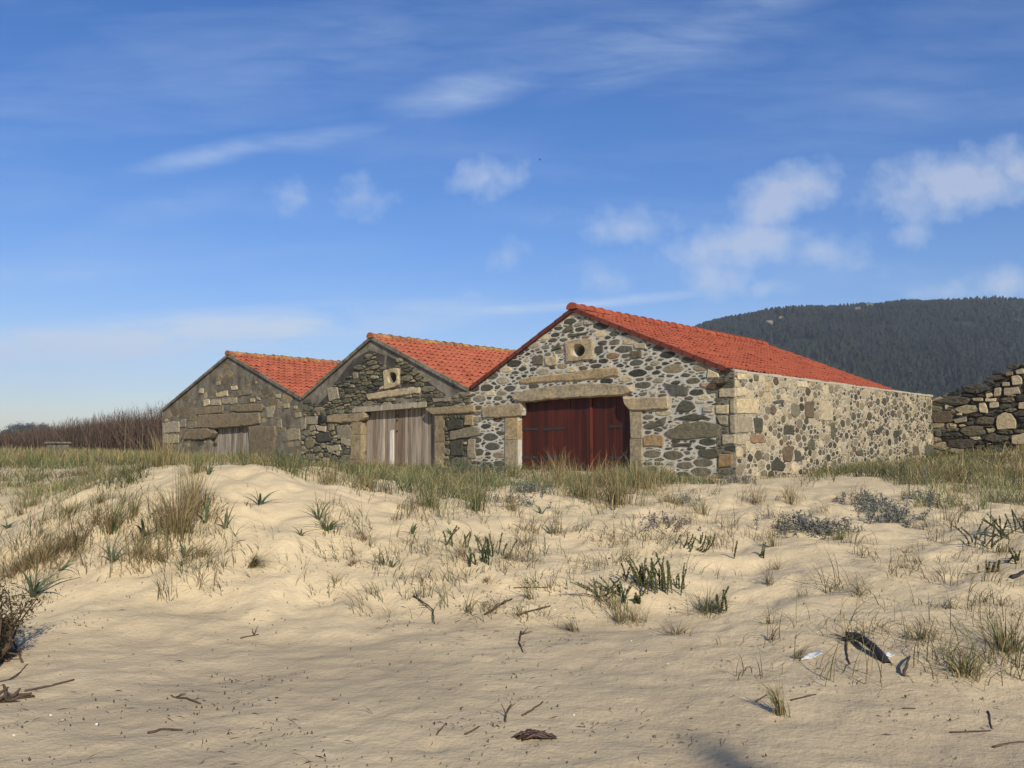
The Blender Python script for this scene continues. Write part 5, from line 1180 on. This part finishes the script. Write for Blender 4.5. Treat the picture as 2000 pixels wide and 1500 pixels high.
for j, a in enumerate([
    dict(px=1290, py=1152, hpx=66, stems=26, width=84, label='largest fingered green spurge, dense upright stems on the sand', tone=GREEN * .9), dict(px=1192, py=1172, hpx=40, stems=14, width=56, label='low dark spurge leaning left of the largest spurge', tone=DKGR * 1.25, bend=.7), dict(px=1238, py=1140, hpx=40, stems=9, width=40, label='purplish old spurge stems at the left of the largest spurge', tone=BROWN * .5),
    dict(px=1328, py=1152, hpx=34, stems=3, width=18, label='two or three spurge fingers right of the largest spurge'), dict(px=968, py=1088, hpx=42, stems=11, width=60, label='upright grey green spurge group in the middle sand', tone=GLAU), dict(px=935, py=1105, hpx=34, stems=8, width=40, label='dark spurge fingers at the lower left of the middle group', tone=DKGR * 1.1),
    dict(px=893, py=1068, hpx=38, stems=7, width=44, label='thin spurge stalks left of the middle group', tone=GREEN * .8), dict(px=1335, py=1072, hpx=30, stems=9, width=60, label='spurge sprawling to the right above the largest spurge', lean=.7), dict(px=1372, py=1062, hpx=24, stems=4, width=30, label='short spurge tips right of the sprawling spurge', lean=.4), dict(px=1434, py=1092, hpx=40, stems=1, width=2, label='single snaking green spurge stem on open sand', bend=.5),
    dict(px=1478, py=1088, hpx=38, stems=2, width=14, label='forked spurge stem right of the snaking one', lean=.6), dict(px=1490, py=1098, hpx=20, stems=1, width=2, label='short green spurge finger below the forked stem'), dict(px=1980, py=1100, hpx=24, stems=5, width=26, label='small bright green spurge by the right frame edge', tone=GREEN), dict(px=1935, py=1118, hpx=26, stems=8, width=50, label='low brown green spurge left of the small bright one', lean=.5, tone=OLIVE * .5),
    dict(px=1935, py=1058, hpx=46, stems=16, width=90, label='dark arching spurge under the ruin near the right edge', tone=DKGR * 1.1, bend=.8), dict(px=1990, py=1040, hpx=44, stems=6, width=36, label='dark upright spurge against the right frame edge', tone=DKGR * 1.1), dict(px=1255, py=1180, hpx=26, stems=5, width=30, label='tiny spurge shoots just under the largest spurge', tone=GREEN * .9), dict(px=1410, py=1195, hpx=44, stems=5, width=30, label='green spurge stems inside the dark arching tuft', tone=GREEN * .7)]):
    spurge(seed=j, **a)

def sea_holly(px, py, hpx, wpx, label, n=420, tone=SILV, seed=0, dens_=1.0):
    g = np.random.default_rng(700 + seed); p = ground_px(px, py); h = size_m(hpx, p) * .72; wd = size_m(wpx, p) / 2 * 1.15; e = empty('sea_holly', p, label, 'plant', 'grey leaved plants on the sand'); mb = MB()
    m = 30; tips = []
    for s in range(m):
        x, y = p[0] + g.normal(0, .5) * wd, p[1] + g.normal(0, .5) * wd; z = ground(x, y); tp = np.array((x + g.normal(0, .06), y + g.normal(0, .06), z + h * g.uniform(.35, 1.0))); mb.add(*tube([(x, y, z - .02), (np.array((x, y, z)) + tp) / 2 + g.normal(0, .01, 3), tp], [.005, .004, .003], 5), (.12, .10, .08)); tips.append((np.array((x, y, z)), tp))
    mb.build('stem', M_LEAF, e)
    k = g.integers(0, m, n); t = g.uniform(.15, 1.05, n)[:, None]; A = np.array([a for a, b in tips])[k]; B = np.array([b for a, b in tips])[k]; c = A + (B - A) * t + g.normal(0, .022, (n, 3)); a = g.normal(size=(n, 3)); a /= np.linalg.norm(a, axis=1)[:, None]; b = np.cross(a, g.normal(size=(n, 3))); b /= np.linalg.norm(b, axis=1)[:, None]; s = g.uniform(.007, .016, n)[:, None]
    V = np.stack([c - a * s, c - a * s * .1 + b * s * .75, c + a * s, c - a * s * .1 - b * s * .75], 1).reshape(-1, 3); K = np.repeat(tone * g.uniform(.45, 1.25, (n, 1)), 4, axis=0)
    mk('foliage', V, np.arange(4 * n).reshape(-1, 4), M_LEAF, e, K); return e
for j, a in enumerate([
    (1560, 1030, 40, 100, 'blue grey leafy plant spread on the sand right of middle', 700), (1600, 1042, 26, 50, 'small grey leafy plant trailing off the blue grey one', 260), (1690, 985, 34, 90, 'dark blue grey plant just below the green strip by the cream wall', 620), (1742, 1022, 44, 90, 'grey leafy mound trailing down the sand', 620), (1710, 1000, 30, 60, 'grey green leaves between the blue grey mound and the strip', 320), (1640, 1040, 24, 70, 'sparse grey sprigs on the sand', 200),
    (1820, 985, 30, 110, 'pale grey leaf patch below the ruin', 620), (1035, 962, 30, 60, 'silvery leaves at the sill of the red door', 340), (1010, 985, 18, 70, 'low silvery sprigs on the sand under the red door', 240), (1305, 1025, 28, 90, 'sparse purple grey sprigs beside the sandy path', 180), (1330, 985, 24, 60, 'blue green leaves below the golden cushion', 260), (905, 935, 52, 90, 'silver green bush at the right jamb of the plank door', 800), (960, 930, 48, 60, 'dull silver bush against the left of the red door jamb', 520), (1450, 945, 34, 60, 'grey leaves at the foot of the shed corner', 300), (1745, 935, 40, 120, 'silver green leaves at the foot of the cream wall', 700), (1860, 930, 44, 120, 'grey green bush in front of the ruin stub', 800)]):
    tn = np.array((.215, .225, .185)) if j not in (9,) else np.array((.17, .13, .12)); tn = np.array((.13, .16, .10)) if j in (11, 12, 14, 15) else tn
    sea_holly(*a[:5], n=int(a[5] * 2.6), tone=tn, seed=j)
# woody shrub hanging over the left frame edge
gs = np.random.default_rng(55); p = ground_px(4, 1300); sh = empty('woody_shrub', p, 'brown woody shrub with dense twigs at the left frame edge', 'shrub'); mb = MB(); T_ = []
for s in range(46):
    a = p + np.array((gs.normal(-.12, .10), gs.normal(.1, .12), 0)); q = p + np.array((gs.uniform(-.55, .06), gs.uniform(-.15, .45), gs.uniform(.10, .62))); mid = (a + q) / 2 + gs.normal(0, .06, 3); mb.add(*tube([a, mid, q], [.011, .007, .003], 5)); T_.append((a, mid, q))
mb.add(*tube([p + np.array((-.30, -.05, -.12)), p + np.array((-.05, -.02, .02)), p + np.array((.02, .02, .12)), p + np.array((.04, .06, .3))], [.03, .026, .02, .01], 7))
mb.build('stem', M_TWIG, sh); n = 5200; k = gs.integers(0, 46, n); t = gs.uniform(.3, 1.1, n)[:, None]; A = np.array([x[1] for x in T_])[k]; B = np.array([x[2] for x in T_])[k]; c = A + (B - A) * t + gs.normal(0, .045, (n, 3)); a = gs.normal(size=(n, 3)); a /= np.linalg.norm(a, axis=1)[:, None]; b = np.cross(a, gs.normal(size=(n, 3))); b /= np.linalg.norm(b, axis=1)[:, None]; s = gs.uniform(.012, .026, n)[:, None]
V = np.stack([c - a * s, c + b * s * .22, c + a * s, c - b * s * .22], 1).reshape(-1, 3); mk('foliage', V, np.arange(4 * n).reshape(-1, 4), M_LEAF, sh, np.repeat(np.array([(.10, .075, .035), (.075, .072, .03), (.05, .035, .022), (.13, .10, .05)])[gs.integers(0, 4, n)] * gs.uniform(.6, 1.2, (n, 1)), 4, axis=0))

# ------------------------------------------------------------------ driftwood, litter, shells
def stick(pts, r, label, cat='stick', name='stick', m=None, lift=.0, group='sticks washed up on the sand', forks=(), seed=0, taper=.6):
    g = np.random.default_rng(40 + seed); P = [ground_px(*q) for q in pts]; P = [np.array((a[0], a[1], a[2] + r * .6)) for a in P]; path = []
    for i in range(len(P) - 1):
        for t in np.linspace(0, 1, 4, endpoint=False): q = P[i] * (1 - t) + P[i + 1] * t; q[2] = max(q[2], ground(q[0], q[1]) + r * .5); path.append(q + g.normal(0, r * .35, 3) * (1, 1, .3))
    path.append(P[-1]); path = np.array(path); path[:, 2] += lift * np.sin(np.linspace(0, math.pi, len(path))); mb = MB()
    mb.add(*tube(path, np.linspace(r, r * taper, len(path)) * g.uniform(.85, 1.15, len(path)), 7))
    for f, dx, dy, dz in forks:
        a = path[int(f * (len(path) - 1))]; b = a + np.array((dx, dy, dz)); mb.add(*tube([a, (a + b) / 2 + g.normal(0, .006, 3), b], [r * .75, r * .55, r * .3], 6))
    return tag(mb.build(name, m or M_TWIG, smooth=True, loc=P[0]), label, cat, group)
for j, a in enumerate([
    ([(50, 1351), (100, 1341), (145, 1331)], .009, 'straight dark stick lying at lower left'), ([(290, 1435), (320, 1428), (356, 1429)], .008, 'bowed dark stick at the bottom left'), ([(346, 1364), (365, 1366), (392, 1379)], .008, 'knobbly twig with a thick head at lower left'), ([(1012, 1204), (1045, 1198), (1075, 1188)], .010, 'smooth driftwood stick curving up to a white shell'), ([(945, 1205), (970, 1190), (1000, 1174)], .012, 'rough barked branch on the sand above the smooth stick'),
    ([(808, 1168), (828, 1185), (845, 1200), (849, 1222)], .008, 'arched twig with root ends in the middle slope'), ([(1018, 1238), (1014, 1258), (1022, 1275)], .007, 'forked dark twig stub in the shaded sand'), ([(853, 1438), (871, 1417)], .005, 'left of two short parallel twigs at the bottom'), ([(908, 1438), (936, 1420)], .006, 'right of two short parallel twigs at the bottom'), ([(987, 1412), (990, 1392), (999, 1380)], .006, 'small forked black twig above the dried seaweed'),
    ([(1003, 1150), (1032, 1153), (1070, 1148)], .006, 'thin pale straight twig above the rough branch'), ([(1020, 1402), (1040, 1390), (1060, 1372)], .007, 'reddish flat twig right of the forked black one'), ([(1764, 1387), (1788, 1389 - 2)], .006, 'short bent twig at the lower right'), ([(1855, 1432), (1935, 1430)], .005, 'thin straight twig lying near the right bottom'), ([(1930, 1392), (1938, 1425)], .006, 'dark twig standing from the right end of the thin straight one'),
    ([(1475, 1372), (1498, 1360)], .006, 'curved dark twig left of the lone straw tuft'), ([(1545, 1371), (1594, 1357)], .006, 'bleached twig poking from the lone straw tuft'), ([(1940, 1465), (2005, 1452)], .006, 'bowed twig at the bottom right corner'), ([(470, 1250), (505, 1240)], .007, 'short dark twig below the fan of blades'), ([(480, 1060), (455, 1062)], .004, 'hair thin stem on sand below the sand peak')]):
    fk = {4: ((.4, .06, .05, .05), (.7, .05, -.03, .03)), 5: ((.1, -.03, .05, .09), (.5, -.08, -.05, .01)), 6: ((.15, .10, .03, .02), (.2, .06, .08, .04)), 9: ((.3, -.03, .02, .07), (.6, .05, .02, .04)), 2: ((.1, .04, .05, .01), (.05, -.05, .02, .01)), 18: ((.8, -.03, .04, .05), (.8, .02, .05, .07))}.get(j, ())
    stick(*a, seed=j, forks=fk, lift=.03 if j == 5 else 0)
# black hose end sticking out of the sand
def hose():
    P = [ground_px(1655, 1256), ground_px(1675, 1258), ground_px(1700, 1275), ground_px(1722, 1291), ground_px(1735, 1300)]
    P = [np.array(p) for p in P]; lifts = (.05, .055, .05, .03, -.01); path = np.array([p + np.array((0, 0, l)) for p, l in zip(P, lifts)])
    t = np.linspace(0, 4, 40); path = np.stack([np.interp(t, np.arange(5), path[:, i]) for i in range(3)], -1); ker = np.ones(9) / 9
    path = np.stack([np.convolve(np.pad(path[:, i], 4, mode='edge'), ker, 'valid') for i in range(3)], -1)
    rad = .027 + .003 * (np.arange(40) % 2); V, F = tube(path, rad, 12, cap=False)
    e = empty('hose', P[0], 'black ribbed hose end arching out of the sand at lower right', 'hose'); mb = MB(); mb.add(V, F, (1, 1, 1)); mb.build('sleeve', M_RUBBER, e, smooth=False)
    mb = MB(); d = path[0] - path[1]; d /= np.linalg.norm(d); mb.add(*tube([path[0] - d * .003, path[0] + d * .006, path[0] + d * .006, path[0] - d * .02], [.033, .033, .021, .019], 12, cap=True)); mb.build('end_cap', M_RUBBER, e)
hose()
stick([(1655, 1248), (1653, 1278), (1660, 1304)], .008, 'dark root hanging beside the end of the black hose', 'root', 'root', seed=80, forks=((.1, -.12, .05, .02), (.15, -.06, .08, .04), (.3, .03, .02, .12)), group=None, lift=.0)
stick([(1766, 1325), (1774, 1308), (1777, 1288)], .011, 'curled brown bark strip right of the black hose', 'bark', 'bark_strip', seed=81, group=None, lift=.04)
stick([(1978, 1131), (2010, 1118)], .022, 'black lump of rubber cut by the right frame edge', 'rubber scrap', 'rubber_scrap', M_RUBBER, seed=82, group=None)
stick([(-30, 1374), (8, 1372), (34, 1366)], .022, 'gnarled dark root stump at the left frame edge', 'root', 'root_stump', seed=83, group=None, forks=((.3, .06, .05, .07), (.5, -.05, .06, .08), (.6, .10, -.03, .02), (.7, .06, .02, .06), (.4, .05, -.05, .04), (.9, .09, .02, .01), (.8, .12, .06, .0)))
stick([(-20, 1340), (20, 1328), (40, 1315), (54, 1300)], .006, 'thin bowed root running up under the left shrub', 'root', 'root', seed=84, group=None)
def seaweed():
    g = np.random.default_rng(66); p = ground_px(1040, 1446); e = MB()
    for s in range(34):
        t = g.normal(.15, .35) + (math.pi if g.random() < .5 else 0); L_ = g.uniform(.05, .12); c = p + np.array((g.normal(-.01, .03), g.normal(0, .018), .01)); pts = [c + np.array((math.cos(t) * L_ * q, math.sin(t) * L_ * q * .6, .022 * math.sin(math.pi * min(1, q + .4)) + g.normal(0, .008))) for q in (-.3, 0, .4, .8)]
        e.add(*tube(pts, [.006, .009, .007, .003], 5), (1, 1, 1))
    for s in range(3): e.add(*tube([p + np.array((.05, 0, .02)), p + np.array((.09 + .01 * s, .004 * s, .022)), p + np.array((.135, .006 * s - .004, .008))], [.009, .007, .003], 5))
    tag(e.build('seaweed', M_WEED, smooth=True, loc=p), 'dried dark brown seaweed bundle on the sand at bottom centre', 'seaweed')
seaweed()
def shell(px, py, r, label, m=M_SHELL, name='shell', cat='shell', group='shells on the sand', sq=(1, .75, .45), seed=0):
    g = np.random.default_rng(800 + seed); p = ground_px(px, py); n = 12; V = []; rot = g.uniform(0, 6.28)
    for l, (zz, s) in enumerate(((-.3, .9), (.15, 1.0), (.6, .78), (.9, .4), (1.0, .08))):
        for j in range(n): t = 2 * math.pi * j / n; fl = 1 + .09 * math.cos(6 * t) - .18 * (math.sin(t / 2 + .2) ** 8); q = np.array((math.cos(t) * s * fl * sq[0], math.sin(t) * s * fl * sq[1])) * r * g.uniform(.95, 1.05); V.append(p + np.array((q[0] * math.cos(rot) - q[1] * math.sin(rot), q[0] * math.sin(rot) + q[1] * math.cos(rot), zz * r * sq[2])))
    F = [(l * n + j, l * n + (j + 1) % n, (l + 1) * n + (j + 1) % n, (l + 1) * n + j) for l in range(4) for j in range(n)] + [tuple(4 * n + j for j in range(n))]
    mb = MB(); mb.add(V, F); return tag(mb.build(name, m, smooth=True, loc=p), label, cat, group)
for j, a in enumerate([(99, 1400, .011, 'bright white shell at lower left, above two smaller ones'), (189, 1415, .012, 'cream shell right of the bright white one at lower left'), (27, 1436, .009, 'small white shell nearest the left bottom corner'), (122, 1409, .007, 'tiny white shell beside the bright white one'), (1083, 1191, .016, 'white shell at the tip of the smooth driftwood stick'), (1216, 1218, .018, 'grey white shell at the foot of the thin straw tuft'), (1233, 1253, .008, 'tiny white shell on the sand above the middle right'), (1305, 1299, .009, 'small white shell low on the right of middle'), (1121, 1400, .009, 'small white shell right of the dried seaweed'), (163, 1043, .013, 'white shell between tufts on the left slope'), (207, 1129, .012, 'white sliver of shell below the blue green strap leaves'), (1213, 1289, .006, 'tiny pale shell in the shaded sand')]): shell(*a, seed=j)
shell(540, 1364, .014, 'dark pebble alone on the lower sand', M_TWIG, 'pebble', 'pebble', None, (1, .8, .6), 50)
shell(1190, 1093, .018, 'dark brown pebble on the sandy path', M_TWIG, 'pebble', 'pebble', None, (1, .8, .7), 51)
shell(1350, 1405, .010, 'small dark pebble on the lower right sand', M_TWIG, 'pebble', 'pebble', None, (1, .8, .6), 52)
def scrap(pts, label, seed):
    g = np.random.default_rng(seed); P = [ground_px(*q) for q in pts]; P = [p + np.array((0, 0, .012)) for p in P]; a, b, c, d = P; n = 6; V = []
    for h in (0, -.004):
        for i in range(n + 1):
            t = i / n
            for q0, q1 in ((a, b), (d, c)): q = q0 * (1 - t) + q1 * t; V.append(q + np.array((0, 0, h + .006 * math.sin(t * 7 + (q0 is a)))))
    m = 2 * (n + 1); F = [(2 * i, 2 * i + 2, 2 * i + 3, 2 * i + 1) for i in range(n)] + [(m + 2 * i, m + 2 * i + 1, m + 2 * i + 3, m + 2 * i + 2) for i in range(n)] + [(2 * i, m + 2 * i, m + 2 * i + 2, 2 * i + 2) for i in range(n)] + [(2 * i + 1, 2 * i + 3, m + 2 * i + 3, m + 2 * i + 1) for i in range(n)] + [(0, 1, m + 1, m), (2 * n, m + 2 * n, m + 2 * n + 1, 2 * n + 1)]
    mb = MB(); mb.add(V, F); tag(mb.build('plastic_scrap', M_LITTER, loc=P[0]), label, 'plastic scrap', 'pale scraps by the hose')
scrap([(1564, 1295), (1606, 1280), (1607, 1272), (1568, 1286)], 'long pale plastic strip on the sand left of the black hose', 1); scrap([(1729, 1288), (1748, 1286), (1750, 1281), (1728, 1281)], 'small white plastic scrap at the buried end of the hose', 2)

# a bird high over the sheds
def bird():
    p = at(1055, 311, 60); d = np.array((-.4, .2, .9)); d /= np.linalg.norm(d); e = empty('bird', p, 'tiny dark bird flying high above the sheds', 'bird'); V, F = tube([p - d * .16, p - d * .10, p, p + d * .09, p + d * .13, p + d * .18], [.012, .035, .05, .032, .03, .006], 8); mb = MB(); mb.add(V, F, (.04, .04, .045))
    w = np.cross(d, (0, 1, 0)); w /= np.linalg.norm(w); b = np.cross(w, d)
    for s in (-1, 1):
        L_ = [p + w * s * .04 + d * .06, p + w * s * .16 + d * .10 + b * .10, p + w * s * .34 - d * .03 + b * .08]; T2 = [p + w * s * .04 - d * .05, p + w * s * .16 - d * .02 + b * .10, p + w * s * .33 - d * .07 + b * .08]; q = L_ + T2; q = q + [x + b * .008 for x in q]
        mb.add(q, [(0, 1, 4, 3), (1, 2, 5, 4), (6, 9, 10, 7), (7, 10, 11, 8), (0, 6, 7, 1), (1, 7, 8, 2), (2, 8, 11, 5), (5, 11, 10, 4), (4, 10, 9, 3), (3, 9, 6, 0)], (.05, .05, .055))
    q = [p - d * .13 + w * .02, p - d * .25 + w * .05, p - d * .25 - w * .05, p - d * .13 - w * .02]; q += [x + b * .008 for x in q]; mb.add(*box8(q), (.04, .04, .045)); mb.build('body', M_LEAF, e); e.scale = (.45, .45, .45); e.rotation_euler = (0, 0, R(70))
bird()

# unseen pole added behind the viewpoint to cast the soft lower right shadow
def shadow_caster():
    q = np.array((1.05, 4.95)); hd = np.array((math.sin(SUN_AZ), math.cos(SUN_AZ))); H_ = 8.0; b = q + hd * (H_ + 1.7) / math.tan(SUN_EL) * .795; z = ground(b[0], b[1]); p = np.array((b[0], b[1], z))
    e = empty('shadow_pole', p, 'unseen pole behind the viewpoint, added to shade a band of lower right sand', 'shadow_caster'); mb = MB(); mb.add(*tube([p + np.array((0, 0, -.1)), p + np.array((.01, 0, 3)), p + np.array((-.01, 0, 6)), p + np.array((0, 0, H_ - .12)), p + np.array((.01, 0, H_))], [.12, .11, .10, .09, .05], 12)); mb.build('shaft', M_TWIG, e)
    mb = MB(); mb.add(*tube([p + np.array((0, 0, H_ - .5)), p + np.array((0, 0, H_ - .4))], [.098, .098], 12)); mb.build('band', M_IRON, e)
shadow_caster()

# ------------------------------------------------------------------ haze
def haze():
    V, F = box8([(-3100, -100, -4), (3100, -100, -4), (3100, 3100, -4), (-3100, 3100, -4), (-3100, -100, 290), (3100, -100, 290), (3100, 3100, 290), (-3100, 3100, 290)])
    m = bpy.data.materials.new('haze'); m.use_nodes = True; nt = m.node_tree; nt.nodes.clear(); o = nt.nodes.new('ShaderNodeOutputMaterial'); v = nt.nodes.new('ShaderNodeVolumePrincipled')
    v.inputs['Color'].default_value = (.75, .85, 1, 1); v.inputs['Density'].default_value = HAZE; v.inputs['Anisotropy'].default_value = .0; nt.links.new(v.outputs[0], o.inputs['Volume'])
    tag(mk('haze', V, F, m), kind='stuff', label='thin blue haze over the far hill', cat='haze')
HAZE = .00014
haze()
